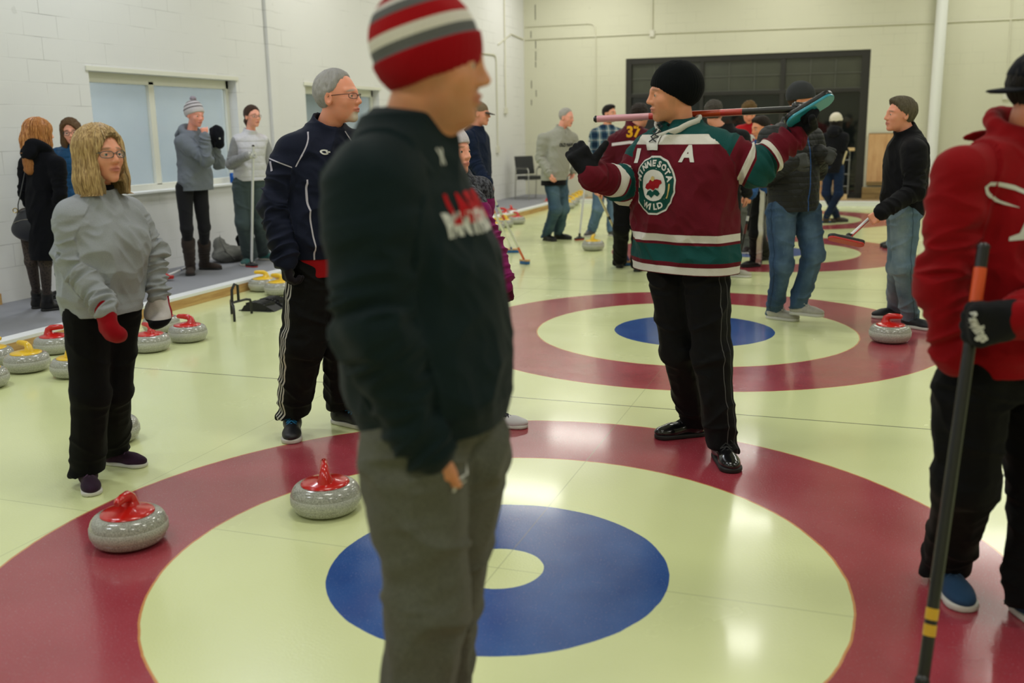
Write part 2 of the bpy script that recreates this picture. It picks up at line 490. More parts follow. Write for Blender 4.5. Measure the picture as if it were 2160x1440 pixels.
def finish(name, V, Q, mat, parent, base, attrs=None, extra=None):
    """extra: (verts, faces, matindex) islands"""
    vol = np.einsum('ij,ij->', V[Q[:, 0]], np.cross(V[Q[:, 1]], V[Q[:, 2]]))+np.einsum('ij,ij->', V[Q[:, 0]], np.cross(V[Q[:, 2]], V[Q[:, 3]]))
    if vol < 0: Q = Q[:, ::-1].copy()
    nq = len(Q); mi = np.zeros(nq, np.int32); n0 = len(V)
    if extra:
        for (ev, ef, em) in extra:
            Q = np.concatenate([Q, np.asarray(ef)+len(V)]); V = np.concatenate([V, ev]); mi = np.concatenate([mi, em])
    me = arr_mesh(name, V-base, Q)
    if len(me.polygons) == len(mi): me.polygons.foreach_set('material_index', mi)
    for k, a in (attrs or {}).items():
        a = np.asarray(a, float)
        if len(a) < len(V): a = np.concatenate([a, np.zeros((len(V)-len(a),)+a.shape[1:])])
        put_attr(me, k, a)
    return link(name, me, mat, parent)
def eye_island(c, r, fwd, up):
    fwd = nrm(fwd); x = nrm(np.cross(up, fwd)); y = np.cross(fwd, x); nu, nv = 16, 10; V = []; F = []; m = []
    for j in range(nv+1):
        a = PI*0.55*j/nv
        for i in range(nu):
            t = 2*PI*i/nu; V.append(c+r*(fwd*math.cos(a)+(x*math.cos(t)+y*math.sin(t))*math.sin(a)))
    for j in range(nv):
        for i in range(nu):
            k = (i+1) % nu; F.append((j*nu+i, j*nu+k, (j+1)*nu+k, (j+1)*nu+i)); m.append(3 if j < 1 else 2 if j < 3 else 1)
    return np.array(V), np.array(F), np.array(m, np.int32)

class Person:
    def __init__(s, **P): s.P = P; s.build()
    def build(s):
        P = s.P; g = P.get
        D = P['depth']; z0 = g('z0', 0.0); fem = g('fem', False); F = facing(P['face']); L = np.cross(UP, F); s.F, s.L = F, L
        base = ptz(P['px'], D, z0); s.base = base; s.z0 = z0
        hp = ptd(P['head'][0], P['head'][1], D-g('headfwd', .02)*float(F@TH)*0)
        H = g('H') or (hp[2]-z0+.118)/1.0; s.H = H; S = H/1.77; s.S = S; hs = g('hs', 1.0 if not fem else .95); s.hs = hs
        sw = g('sw', 1.0)*(.86 if fem else 1.0)
        wd = {}
        def W0(side, x, y, z): return base+F*y+L*x*(1 if side == 'l' else -1)+UP*z
        loc = {'pelvis': (0, 0, .53*H), 'neck': (0, g('lean', 0.0)-.01, .845*H), 'head': (0, g('lean', 0)+.035, H-.118*hs)}
        for q in 'lr':
            loc['sh_'+q] = (.178*S*sw, g('lean', 0)-.015, .802*H); loc['el_'+q] = (.235*S*sw, -.03, .63*H); loc['wr_'+q] = (.24*S*sw, .05, .49*H)
            loc['hip_'+q] = (.085*S, 0, .52*H); loc['kn_'+q] = (.10*S, .01, .285*H); loc['an_'+q] = (.11*S, -.01, .088)
        J = {}
        for k, (x, y, z) in loc.items(): J[k] = W0(k[-1] if '_' in k else 'l', x, y, z)
        for k, v in P.get('j', {}).items():
            d = dep(J[k])+(v[2] if len(v) > 2 else 0); 
            if len(v) > 3: J[k] = ptz(v[0], d, v[3]) 
            else: J[k] = ptd(v[0], v[1], d)
        J['head'] = ptd(P['head'][0], P['head'][1], dep(J['head'])+g('headdd', 0))
        for k, (px, py) in g('feet', {}).items(): J['an_'+k] = flo(px, py, z0)+UP*.088
        s.J = J
        # frames
        ax = nrm(J['neck']-J['pelvis'])
        s.tf = Fr(np.array([J['pelvis'][0], J['pelvis'][1], J['pelvis'][2]]), L, F, UP)
        s.lean = s.tf.to(J['neck'])
        hF = facing(g('hface', P['face'])); hL = np.cross(UP, hF); p = math.radians(g('hpitch', 0)); r = math.radians(g('hroll', 0))
        hU = rodr(UP, hL, p); hF = rodr(hF, hL, p); hL2 = rodr(hL, hF, r); hU = rodr(hU, hF, r)
        s.hf = Fr(J['head'], hL2, hF, hU)
        s.root = empty('person', base, P['label'], 'person', g('group'))
        s.h = g('vox', .0045)
        s.body(); s.top(); s.legs(); s.feet(); s.head_things()
    def obj(s, name, prims, mat, h=None, attrs=None, parent=None, smooth=1, disp=None, zf=None, extra=None, post=None, hz=None):
        V, Q = implicit(prims, h or s.h, zf, smooth, hz)
        if disp is not None:
            N = normals(V, Q)
            vol = np.einsum('ij,ij->', V[Q[:, 0]], np.cross(V[Q[:, 1]], V[Q[:, 2]]))
            if vol < 0: N = -N
            V = V+N*disp(V, N)[:, None]
        a = attrs(V) if attrs else None
        return finish(name, V, Q, mat, parent or s.root, s.base, a, extra)
    def body(s):
        P, J, S, hs, hf, g = s.P, s.J, s.S, s.hs, s.hf, s.P.get; fem = g('fem', False)
        pr = []
        lx = s.lean[0]; ly = s.lean[1]; zn = s.lean[2]
        sl = .88 if fem else 1.0
        tr = [(-.05, .095, .07, 0), (0.02, .125, .085, 0), (.3*zn, .115, .08, .0), (.7*zn, .14*sl, .09, 0), (.9*zn, .11*sl, .07, -.005), (zn, .055, .05, 0)]
        pr.append(rings(s.tf, [(z, w*S, d*S, oy+ly*max(0, z)/zn, lx*max(0, z)/zn) for z, w, d, oy in tr], .03))
        nr = .048 if fem else .058
        nr *= g('neckr', 1)
        pr += [cone(J['neck']-UP*.02, hf.w((0, -.030*hs, -.065*hs)), nr*1.08, nr*.95, .03)]
        if g('fatneck'): pr += [cone(hf.w((0, .03, -.095)), J['neck']+s.F*.05, .04, .04, .04)]
        for q in 'lr':
            sh, el, wr = J['sh_'+q], J['el_'+q], J['wr_'+q]
            pr += [cone(J['neck']-UP*.06, sh, .040*S, .042*S, .04), cone(sh, el, .042*S, .034*S, .02), cone(el, wr, .036*S, .024*S, .015)]
            hp, kn, an = J['hip_'+q], J['kn_'+q], J['an_'+q]
            pr += [cone(hp, kn, .068*S, .048*S, .02), cone(kn, an, .047*S, .030*S, .02)]
        s.hands = {}
        for q in 'lr':
            hd = g('hand_'+q, {}); el, wr = J['el_'+q], J['wr_'+q]
            D = hd.get('dir'); D = nrm(wr-el) if D is None else nrm(D)
            N = hd.get('palm'); N = (-s.L if q == 'l' else s.L) if N is None else N
            a = dict(W_=wr, D=D, N=N, side=q, curl=hd.get('curl', 'relax'), s=.95*S*(.92 if fem else 1)*hd.get('hs', 1), thumb=hd.get('thumb', 'side'))
            s.hands[q] = a
            pr += hand_prims(**a)
        pr += head_prims(hf, hs*g('fs', 1), fem, g('ears', True))
        e = []
        for q in (-1, 1):
            c = hf.w(np.array((q*.032, .0745, .003))*hs); e.append(eye_island(c, .0122*hs*g('fs', 1)*1.04, hf.d((q*-.02, 1, g('gaze', 0))), hf.R[2]))
        s.skin = P['skin']
        s.bodyo = s.obj('body', pr, [P['skin'], SCL, iris(g('iris', (80, 70, 60))), PUP], g('bvox', s.h), lambda V: {'face_mask': face_mask(hf, hs, V, g('beard'))}, extra=e, zf=hf.o[2]-.16*hs)
    def torso_table(s, tab):
        lx, ly, zn = s.lean; S = s.S
        out = []
        for f, w, d, oy in tab:
            z = f*zn; k = max(0, f)
            out.append((z, w*S, d*S, oy*S+ly*k, lx*k))
        return out
    def top(s):
        P, J, S, g = s.P, s.J, s.S, s.P.get; T = P['top']; t = T.get; fem = g('fem', False)
        tab = t('rings') or ([(-.12, .172, .125, .01), (.1, .176, .128, .01), (.4, .176, .128, .01), (.7, .186, .126, 0), (.86, .172, .108, -.005), (.95, .135, .088, -.012), (1.03, .074, .068, -.005)] if not fem else
                             [(-.12, .165, .120, .0), (.1, .165, .118, .0), (.4, .145, .108, .0), (.7, .155, .112, 0), (.86, .145, .096, -.005), (.95, .112, .076, -.012), (1.03, .062, .058, -.005)])
        b = t('bulk', 1.0); tab = [(f, w*b, d*b, oy) for f, w, d, oy in tab]
        if t('hem') is not None: tab = [(t('hem'), tab[0][1]*t('hemw', 1), tab[0][2]*t('hemw', 1), tab[0][3])]+[r for r in tab if r[0] > t('hem')+.03]
        TT = s.torso_table(tab); s.TT = TT
        tor = [rings(s.tf, TT, .03, n=t('n', 2.3))]
        if t('bust'): tor += [ell(Fr(J['neck'], s.L, s.F, UP), (q*.072*S, .085*S+t('bust', 0)*.02, -.235*S), (.078*S, .062*S, .078*S), .06) for q in (-1, 1)]
        if t('belly'): tor += [ell(s.tf, (0, .05*S, .16*S), (.15*S*t('belly'), .115*S*t('belly'), .17*S), .06)]
        for e_ in t('extra', lambda s: [])(s): tor.append(e_)
        ar = t('arm', (.064, .054, .040)); ar = [a*S for a in ar]
        arms = {}; A = []
        for q in 'lr':
            sh, el, wr = J['sh_'+q], J['el_'+q], J['wr_'+q]
            wr2 = wr+nrm(wr-el)*t('slv', .0)
            arms[q] = (sh, el, wr2)
            A += [cone(J['neck']-UP*.040*S, sh, .066*S, ar[0]*.86, .07)]
            A += [cone(sh, sh+(el-sh)*.3, ar[0]*.90, ar[0]*.98, .05), cone(sh+(el-sh)*.3, el, ar[0]*.98, ar[1], .035), cone(el, wr2, ar[1], ar[2], .02)]
            if t('cuff', True): A += [cone(wr2-nrm(wr-el)*.035, wr2+nrm(wr-el)*.012, ar[2]*.98+.003, ar[2]*.9+.002, .008)]
        neckF = Fr(J['neck']+UP*.012, s.L, nrm(s.F-UP*.35), nrm(UP+s.F*.35))
        col = []
        nr = (.056 if fem else .066)
        ct = t('collar', 'crew')
        hb = nrm(s.hf.w((0, -.03, -.06))-J['neck'])
        if ct == 'crew': col += [torus(neckF, nr+.002, .010, .012, nr+.004)]
        elif ct == 'hood':
            pts = [neckF.w((nr*1.25*math.sin(a)*(1+.25*abs(math.sin(a))), -nr*1.35*math.cos(a)-.018, .010+.012*math.cos(a))) for a in np.linspace(-2.6, 2.6, 13)]
            hk = t('hood', .8); rr = [.014+.030*hk*max(0, math.cos(a*.62))**1.3 for a in np.linspace(-2.6, 2.6, 13)]
            col += chain(pts, rr, .025)
            col += [ell(neckF, (0, -.12*S, -.05), (.10*S, .050*hk*S, .085*hk*S), .04)]
        elif ct in ('stand', 'zip'):
            hgt = t('colh', .055); cf = Fr(J['neck'], s.L, np.cross(hb, s.L)*-1, hb)
            rr = nr+.014
            col += [rings(cf, [(-.05, rr*1.18, rr*1.18, 0), (0, rr*1.04, rr*1.06, 0), (hgt, rr, rr*1.02, .004)], .018, n=2),
                    rings(cf, [(hgt*.25, nr-.002, nr, 0.002), (hgt+.03, nr+.004, nr+.006, .004)], .006, 'sub', n=2)]
        if ct == 'zip': # open V at front
            col += [cone(neckF.w((0, nr+.03, .045)), neckF.w((0, nr+.045, -.05)), .026, .006, .012, 'sub')]
        cuts = []
        wr = t('wr', 1.0)
        def attrs(V):
            tr = s.tf.to(V); dt = tor[0].fn(V); lim = np.full(len(V), -1.0)
            for q in 'lr':
                sh, el, w2 = arms[q]; l1 = np.linalg.norm(el-sh)
                d1 = cone(sh, el, ar[0], ar[1]).fn(V); d2 = cone(el, w2, ar[1], ar[2]).fn(V)
                t1 = np.clip(((V-sh)@(el-sh))/l1**2, 0, 1)*l1; l2 = np.linalg.norm(w2-el)
                t2 = l1+np.clip(((V-el)@(w2-el))/l2**2, 0, 1.2)*l2
                bl = 1/(1+np.exp(np.clip((d2-d1)/.006, -30, 30))); tt = t1*(1-bl)+t2*bl
                m = np.minimum(d1, d2) < dt-.0
                lim = np.where(m, tt/(l1+l2), lim)
            return {'rest': tr, 'limb': lim}
        def disp(V, N):
            a = attrs(V); tr = a['rest']; lim = a['limb']; zn = s.lean[2]
            n1 = vn(np.stack([tr[:, 0]*9+tr[:, 2]*5, tr[:, 1]*9, tr[:, 2]*5], -1), 3)
            n1b = vn(np.stack([tr[:, 0]*20+tr[:, 2]*14, tr[:, 1]*20, tr[:, 2]*11-tr[:, 0]*9], -1), 9)
            n2 = vn(np.stack([lim*10+V[:, 0]*9, V[:, 0]*7+V[:, 2]*11, V[:, 1]*12-lim*4], -1), 5)*.75+.35*vn(np.stack([lim*24+V[:, 0]*8, V[:, 0]*9+V[:, 1]*9, V[:, 2]*10], -1), 6)
            rid = lambda n: 1-2*np.abs(n)
            arm = lim > -.5
            el = np.exp(-((lim-.52)/.2)**2)+np.exp(-((lim-.95)/.12)**2)
            n3 = vn(np.stack([tr[:, 0]*5-tr[:, 2]*3, tr[:, 1]*5, tr[:, 2]*4+tr[:, 0]*3], -1), 12)
            sharp = lambda n: np.clip(1-2.6*np.abs(n), 0, 1)**1.5
            dd = np.where(arm, (rid(n2)-.35)*.0078*(.5+el)+sharp(n2)*.004*el, (rid(n1)-.2)*.0078*(1.15-np.clip(tr[:, 2]/zn, 0, 1)*.5)+(rid(n1b)-.3)*.003+sharp(n3)*.010-.003)
            return dd*wr*np.clip((zn+.03-tr[:, 2])/.05, .0, 1)*np.where(arm, 1, np.clip((tr[:, 2]-TT[0][0]-.012)/.07, .12, 1))-np.where(arm, 0, np.clip(1-(tr[:, 2]-TT[0][0])/.055, 0, .25)*.012)
        if t('vest'):
            A = []; 
            for q in 'lr': A += [cone(J['neck']-UP*.055*S, J['sh_'+q]*.85+J['neck']*.15, .055*S, ar[0]*1.02, .05)]
        s.topname = t('name', 'shirt')
        s.topo = s.obj(s.topname, tor+A+col, T['mat'], T.get('vox', s.h), attrs, disp=disp)
        s.tor = tor; s.arms = arms; s.arr = ar
        if t('vest'):
            A2 = []
            for q in 'lr': A2 += [cone(J['sh_'+q], J['el_'+q], ar[0]*.9, ar[1], .03), cone(J['el_'+q], arms[q][2], ar[1], ar[2], .02)]
            A2 += [rings(s.tf, [(z*1.0 if i else z+.05, w*.9, d*.88, oy, ox) for i, (z, w, d, oy, ox) in enumerate(TT)], .03)]
            A2 += [rings(Fr(J['neck'], s.L, -np.cross(hb, s.L), hb), [(-.02, nr+.012, nr+.012, 0), (.045, nr+.010, nr+.010, .004)], .01, n=2)]
            s.obj('sweater', A2, t('under'), None, attrs, disp=lambda V, N: disp(V, N)*.8)
        if t('inner'):   # shirt showing below the hem or at the neck
            mat_, hem_, top_ = t('inner')
            if hem_ is not None:
                z1 = TT[0][0]; s.obj('undershirt', [rings(s.tf, [(hem_*s.lean[2], TT[0][1]*.97, TT[0][2]*.97, TT[0][3], TT[0][4]), (z1+.06, TT[0][1]*.93, TT[0][2]*.93, TT[0][3], TT[0][4])], .01)], mat_, None, attrs)
            if top_: s.obj('neck_layer', [rings(Fr(J['neck'], s.L, -np.cross(hb, s.L), hb), [(-.05, nr+.008, nr+.010, 0.004), (top_, nr+.002, nr+.004, .006)], .01, n=2)], mat_, None, attrs)
    def legs(s):
        P, J, S, g = s.P, s.J, s.S, s.P.get; B = P['bottom']; b = B.get; fem = g('fem', False)
        r = [x*S for x in b('leg', (.098, .072, .060))]; w = b('waist', (.150, .110)); hipw = b('hip', (.165, .118))
        if b('end') is not None: endz = b('end')
        else: endz = .042
        pr = [rings(s.tf, [(-.06*S, hipw[0]*.92*S, hipw[1]*.9*S, -.005, 0), (.02*S, hipw[0]*S, hipw[1]*S, -.01, 0), (.10*S, w[0]*1.04*S, w[1]*1.04*S, 0, 0), (b('rise', .15)*S, w[0]*S, w[1]*S, 0, s.lean[0]*.2)], .03)]
        L1 = {}
        for q in 'lr':
            hp, kn, an = J['hip_'+q], J['kn_'+q], J['an_'+q]; d = nrm(an-kn); zf = s.z0+endz+max(0, an[2]-s.z0-.088)
            t_ = (zf-an[2])/d[2] if d[2] < -.3 else .05
            end = an+d*max(t_, -.2); L1[q] = (hp, kn, end)
            sub = [cone(hp, kn, r[0], r[1], .03), cone(kn, end-d*0.0, r[1], r[2], .02)]
            pr += sub
            P0 = np.array(end); R = r[2]*1.8
            pr.append(Pr(lambda X, P0=P0, d=d: (X-P0)@nrm(d*.4-UP*.6+s.F*.28), P0-R-.0, P0+R, .003, 'int'))
        def attrs(V):
            best = np.full(len(V), 9.); leg = np.zeros((len(V), 3))
            for q in 'lr':
                hp, kn, an = L1[q]; sg = 1 if q == 'l' else -1
                for a, c, t0 in ((hp, kn, 0), (kn, an, 1)):
                    ba = c-a; h = np.clip((V-a)@ba/(ba@ba), -.6 if t0 == 0 else 0, 1); C = a+h[:, None]*ba; d = np.linalg.norm(V-C, axis=1)
                    m = d < best; best = np.where(m, d, best); rel = V-C
                    leg[m] = np.stack([(rel@s.L)*sg, rel@s.F, t0+h], -1)[m]
            return {'leg': leg, 'rest': s.tf.to(V)}
        wr = b('wr', 1.0)
        def disp(V, N):
            a = attrs(V)['leg']; t_ = a[:, 2]
            n = vn(np.stack([t_*9, a[:, 0]*9, a[:, 1]*9+t_*2], -1), 21); n2 = vn(np.stack([t_*3, a[:, 0]*16, a[:, 1]*16], -1), 22)
            k = np.exp(-((t_-2)/.28)**2)*1.6+np.exp(-((t_-1)/.25)**2)+np.exp(-((t_-.05)/.2)**2)*.7+.25
            n3 = vn(np.stack([t_*4+a[:, 0]*6, a[:, 0]*7, a[:, 1]*7-t_*2], -1), 23)
            return ((1-2*np.abs(n)-.4)*.0065*k+(1-2*np.abs(n2)-.4)*.0035+np.clip(1-2.6*np.abs(n3), 0, 1)**1.5*.008-.003)*wr*(t_ < 2.02)
        s.poto = s.obj(b('name', 'trousers'), pr, B['mat'], b('vox', s.h), attrs, disp=disp)
        s.legline = L1
    def feet(s):
        P, J, S, g = s.P, s.J, s.S, s.P.get; Sh = P.get('shoe')
        if not Sh: return
        t = Sh.get; fl = g('footsize', 1.0)*S
        for q in 'lr':
            an = J['an_'+q]; a = t('dir_'+q, P['face']+(8 if q == 'r' else -8)); pit = math.radians(t('pitch_'+q, 0))
            F = facing(a); L = np.cross(UP, F); U = UP
            F2 = rodr(F, L, pit); U2 = rodr(U, L, pit)
            o = np.array([an[0], an[1], an[2]-.088])
            if pit: 
                ball = o+F*.13*fl; o = ball-F2*.13*fl
            f = Fr(o, L, F2, U2); k = t('kind', 'sneaker')
            wI = lambda *c: f.w(np.array(c)*fl)
            up = [ell(f, np.array((0, -.015, .045))*fl, np.array((.036, .052, .045))*fl, .02), cone(wI(0, -.01, .05), wI(0, .11, .036), .040*fl, .036*fl, .03),
                  ell(f, np.array((0, .135, .032))*fl, np.array((.045, .068, .030))*fl, .03), cone(wI(0, -.005, .055), wI(0, -.012, .10), .040*fl, .038*fl, .02)]
            if k == 'boot':
                hgt = t('height', .30); kn = J['kn_'+q]; d = nrm(kn-an)
                up += [cone(an-UP*.02, an+d*hgt, .050*fl, t('shaft', .064)*fl, .02)]
            else:
                up += [cone(wI(0, -.006, .13), wI(0, .006, .09), .028*fl, .030*fl, .004, 'sub')]
            up.append(plane(f.w((0, 0, .012)), -U2, .003))
            at = lambda V: {'rest': f.to(V)}
            dsp = None
            if k == 'boot': dsp = lambda V, N: (1-2*np.abs(vn(np.stack([V[:, 2]*34, V[:, 0]*7, V[:, 1]*7], -1), 31)))*.0045*(V[:, 2] > s.z0+.09)
            sh = s.obj('boot' if k == 'boot' else 'shoe', up, t('mat'), min(s.h, .0055), at, disp=dsp)
            def sol(X, f=f, fl=fl):
                p = f.to(X)/fl; x, y, z = p[..., 0], p[..., 1], p[..., 2]
                h = np.clip((y+.026)/.176, 0, 1); r = .041+.010*h; d = np.sqrt(x**2+(y+.026-h*.176)**2)-r
                return np.maximum(d, np.abs(z-.0115)-.0115)*fl
            c = f.w((0, .05*fl, .012)); sp = [Pr(sol, c-.21*fl, c+.21*fl, 0)]
            if t('heel'): 
                sp = [Pr(lambda X, f=f: np.maximum(np.sqrt(f.to(X)[..., 0]**2+(f.to(X)[..., 1]+.03)**2)-.022, np.abs(f.to(X)[..., 2]-.02)-.02), f.w((0, -.03, .03))-.06, f.w((0, -.03, .03))+.06, 0)]+sp
            s.obj('sole', sp, t('sole'), .006, at, parent=None, smooth=1).parent = sh
            if t('lace') and P['depth'] < 9:
                mb = MB()
                for i in range(5):
                    y = .050+.018*i; z = .094-.0105*i
                    for sg in (-1, 1):
                        mb.tube([f.w(np.array((sg*.026, y, z-.010))*fl), f.w(np.array((0, y+.008, z+.002))*fl), f.w(np.array((-sg*.024, y+.018, z-.018))*fl)], .0038, 6)
                for sg in (-1, 1):
                    mb.tube([f.w(np.array((0, .04, .094))*fl), f.w(np.array((sg*.022, .05, .108))*fl), f.w(np.array((sg*.038, .062, .090))*fl), f.w(np.array((sg*.02, .06, .086))*fl), f.w(np.array((0, .045, .09))*fl)], .0030, 6)
                mb.build('laces', t('lace'), sh, True, off=s.base)
    def head_things(s):
        P, J, S, g, hf, hs = s.P, s.J, s.S, s.P.get, s.hf, s.hs; hd = s.h if s.h < .005 else .005
        rest = lambda V: {'rest': hf.to(V)/hs}
        E_ = lambda c, r, k=.02, op='add': ell(hf, np.array(c)*hs, np.array(r)*hs, k, op)
        pl = lambda p, n, k=.006: plane(hf.w(np.array(p)*hs), hf.d(n), k)
        h = g('hair')
        if h:
            st = h['style']; th = h.get('thick', .008)
            cr = [E_((0, -.018, .034), (.076+th, .096+th, .088+th*1.25))]
            amp = h.get('amp', .003); fq = h.get('freq', 1.0)
            def dsp(V, N):
                q = hf.to(V)/hs; a = np.arctan2(q[:, 0], q[:, 1]+.0001)
                if h.get('curly'):
                    return (vn(q*70, 41)+.5*vn(q*140, 42))*amp*1.6-np.clip(1-(-((q-np.array((0, .01, -.012)))@np.array((0, .8, -.6))))/.02, 0, 1)*th*.6
                tp = 0
                if st in ('short', 'pony'):
                    pn = np.array((0, .72, -.54) if not h.get('bald') else (0, .80, -.45)); pp_ = np.array((0, .010, -.012) if not h.get('bald') else (0, 0, -.012)); pn = pn/np.linalg.norm(pn)
                    ds = -((q-pp_)@pn); tp = -np.clip(1-ds/.022, 0, 1)*(th*.85)*(q[:, 1] > -.09)
                return tp+(1-2*np.abs(vn(np.stack([np.cos(a)*16*fq+q[:, 2]*6, np.sin(a)*16*fq, q[:, 2]*10+a*2], -1), 44))-.3)*amp+vn(q*60, 45)*amp*.5
            if st == 'short':
                hl = h.get('line', .068)
                cr += [pl((0, .010, -.012), (0, .72, -(.072+.0)/.104*.72*(.104/.072)*.75), .010)] if not h.get('bald') else [pl((0, .0, -.012), (0, .80, -.45), .012)]
                cr += [pl((0, -.04, -.058), (0, .25, -.95), .01)]
                if h.get('side', True):
                    cr += [E_((q*.072, .014, -.005), (.03, .020, .026), .01, 'sub') for q in (-1, 1)]
                if h.get('crest'): cr = cr[:1]+[E_((0, .035, .098), (.055, .050, .030), .03)]+cr[1:]
            elif st in ('bob', 'long'):
                ln = h.get('len', -.15); fl = h.get('flare', .105)
                cr += [rings(hf, [(ln*hs, fl*.85*hs, fl*.95*hs, -.02*hs), ((ln*.6)*hs, fl*hs, .105*hs, -.018*hs), (0, .094*hs, .106*hs, -.016*hs), (.07*hs, .082*hs, .10*hs, -.015*hs), (.1*hs, .05*hs, .07*hs, -.015*hs)], .03, n=2)]
                cr += [E_((0, .085, -.035), (.060, .090, .098), .012, 'sub'), E_((.022*h.get('part', 1), .100, .042), (.050, .055, .044), .012, 'sub'),
                       rings(hf, [(-.40*hs, .075*hs, .085*hs, .0), (-.11*hs, .058*hs, .070*hs, .03*hs)], .01, 'sub', n=2)]
                if h.get('backlen'): cr += [cone(hf.w((0, -.085, -.05)), hf.w((h.get('bx', .02), -.135, h['backlen'])), .070, .040, .04)]
            elif st == 'pony':
                cr += [pl((0, .010, -.012), (0, .72, -.54), .010), pl((0, -.04, -.058), (0, .25, -.95), .01)]
                cr = cr[:1]+cr[1:]
                pp = [hf.w(np.array(p)*hs) for p in ((0, -.105, .0), (.0, -.125, -.05), (.0, -.115, -.11))]
                cr += chain(pp, [.024, .028, .014], .02)
            ho = s.obj('hair', cr, h['mat'], hd if s.P['depth'] < 6 else max(hd, .005), rest, disp=dsp)
            if h.get('strands'):
                rg = random.Random(5); bv = BVH_of(ho); k = MB(); b0 = Vector(s.base)
                for i in range(h['strands']):
                    th0 = rg.uniform(-PI, PI); pts = []; ext = rg.uniform(-.02, .035); lastr = None; off = rg.uniform(.0006, .0035)
                    for j in range(26):
                        if j < 13: el_ = math.radians(82-j*7); c0 = np.array((0, -.015, .03)); dv = np.array((math.sin(th0)*math.cos(el_), math.cos(th0)*math.cos(el_), math.sin(el_)))
                        else: c0 = np.array((0, -.018, .03-(j-12)*(.03-h.get('len', -.15)-.006)/13)); dv = np.array((math.sin(th0), math.cos(th0), 0))
                        o_ = hf.w((c0+dv*.3)*hs); dd_ = Vector(hf.d(-dv)); hit = bv.ray_cast(Vector(o_)-b0, dd_)
                        if hit[0] is None: break
                        r_ = .3-hit[3]/hs
                        if lastr is not None and abs(r_-lastr) > .016: break
                        lastr = r_; th0 += rg.uniform(-.012, .012); pts.append(np.array(hit[0]+b0)+hf.d(dv)*off)
                    if len(pts) > 6:
                        if len(pts) > 24: pts.append(pts[-1]+(pts[-1]-pts[-2])*.5+hf.d(dv)*max(ext, 0)*.4)
                        n_ = len(pts); k.tube(pts, [.0010+.0011*math.sin(PI*(q+.6)/(n_+.6)) for q in range(n_)], 4, cap=False)
                k.build('hair_strands', h.get('smat', h['mat']), ho, True, off=s.base)
        ht = g('hat')
        if ht:
            k = ht['kind']; tl = math.radians(ht.get('tilt', 18)); ez = ht.get('edge', .038)
            n = (0, math.sin(tl), -math.cos(tl)); n_up = np.array((0, -math.sin(tl), math.cos(tl)))
            def at(V):
                q = hf.to(V)/hs; return {'rest': q, 'lift': (q-np.array((0, .03, ez)))@n_up}
            if k == 'beanie':
                th = ht.get('thick', .012); hgt = ht.get('height', .0)
                pr = [E_((0, -.016, .034), (.076+th, .096+th, .088+th*1.1), .02)]
                if hgt: pr += [E_((0, -.03-ht.get('slouch', 0)*.5, .05+hgt), (.070, .080, .075), .05)]
                if ht.get('slouch'): pr += [E_((0, -.06-ht['slouch'], .02+hgt*.5), (.072, .070, .075), .04)]
                pr += [pl((0, .03, ez), n, .004)]
                def dsp(V, N):
                    q = hf.to(V)/hs; a = np.arctan2(q[:, 0], q[:, 1]+.02)
                    lift = at(V)['lift']; c = ht.get('cuffh', .055)
                    e = np.clip((c-lift)/.004, 0, 1)*np.clip((lift+.01)/.006, 0, 1)
                    return e*ht.get('cuff', .005)+np.sin(a*46)*.0010*(P['depth'] < 6)+vn(q*25, 51)*.002
                ho = s.obj('knit_hat', pr, ht['mat'], hd, at, disp=dsp)
                if ht.get('pom'):
                    s.obj('pompom', [E_((0, -.035-ht.get('slouch', 0), .135+hgt), (.034, .034, .030))], ht['pom'], hd, rest, disp=lambda V, N: vn(V*160, 61)*.005, parent=None).parent = ho
            else:
                pr = [E_((0, -.016, .034), (.083, .104, .092), .02), pl((0, .03, ez), n, .004)]
                ho = s.obj('cap', pr, ht['mat'], hd, at)
                sg = -1 if ht.get('backwards') else 1
                dn = nrm(np.array((0, sg*1.0, -.25)))
                def brim(X):
                    q = hf.to(X)/hs; y = q[..., 1]*sg; x = q[..., 0]
                    d = np.sqrt((x/.076)**2+((y-.075)/.088)**2)-1
                    z = q[..., 2]-(ez-.004-(y-.08)*.28-(x/.07)**2*.012)
                    return np.maximum(np.maximum(d*.07, .07-y), np.abs(z)-.0035)*hs
                c = hf.w((0, sg*.11, ez)); s.obj('brim', [Pr(brim, c-.13, c+.13, 0)], ht.get('brim', ht['mat']), .0035, at, parent=None).parent = ho
        gl = g('glasses')
        if gl:
            mb = MB(); ez = .002; rw, rh = gl.get('w', .026), gl.get('h', .016)
            lens = MB()
            for q in (-1, 1):
                ring = []
                for i in range(16):
                    a = 2*PI*i/16; cx = abs(math.cos(a))**.7*math.copysign(1, math.cos(a)); cz = abs(math.sin(a))**.7*math.copysign(1, math.sin(a))
                    x = q*.0335+cx*rw; ring.append(hf.w(np.array((x, .103-abs(x)*.22-max(0, abs(x)-.045)*.5, ez+cz*rh))*hs))
                mb.tube(ring, .0016, 6, closed=True)
                lens.poly([tuple(p) for p in ring], tuple(hf.d((0, .0012, 0))))
                mb.tube([hf.w(np.array(p)*hs) for p in ((q*.058, .086, ez+.008), (q*.070, .06, ez+.008), (q*.078, -.005, ez+.006), (q*.078, -.02, ez-.008))], .0018, 6)
            mb.tube([hf.w(np.array(p)*hs) for p in ((-.009, .103, ez+.003), (0, .107, ez+.006), (.009, .103, ez+.003))], .0018, 6)
            go = mb.build('glasses', gl['mat'], s.root, True, off=s.base)
            lens.build('lens', GLASS_LENS, go, False, off=s.base)
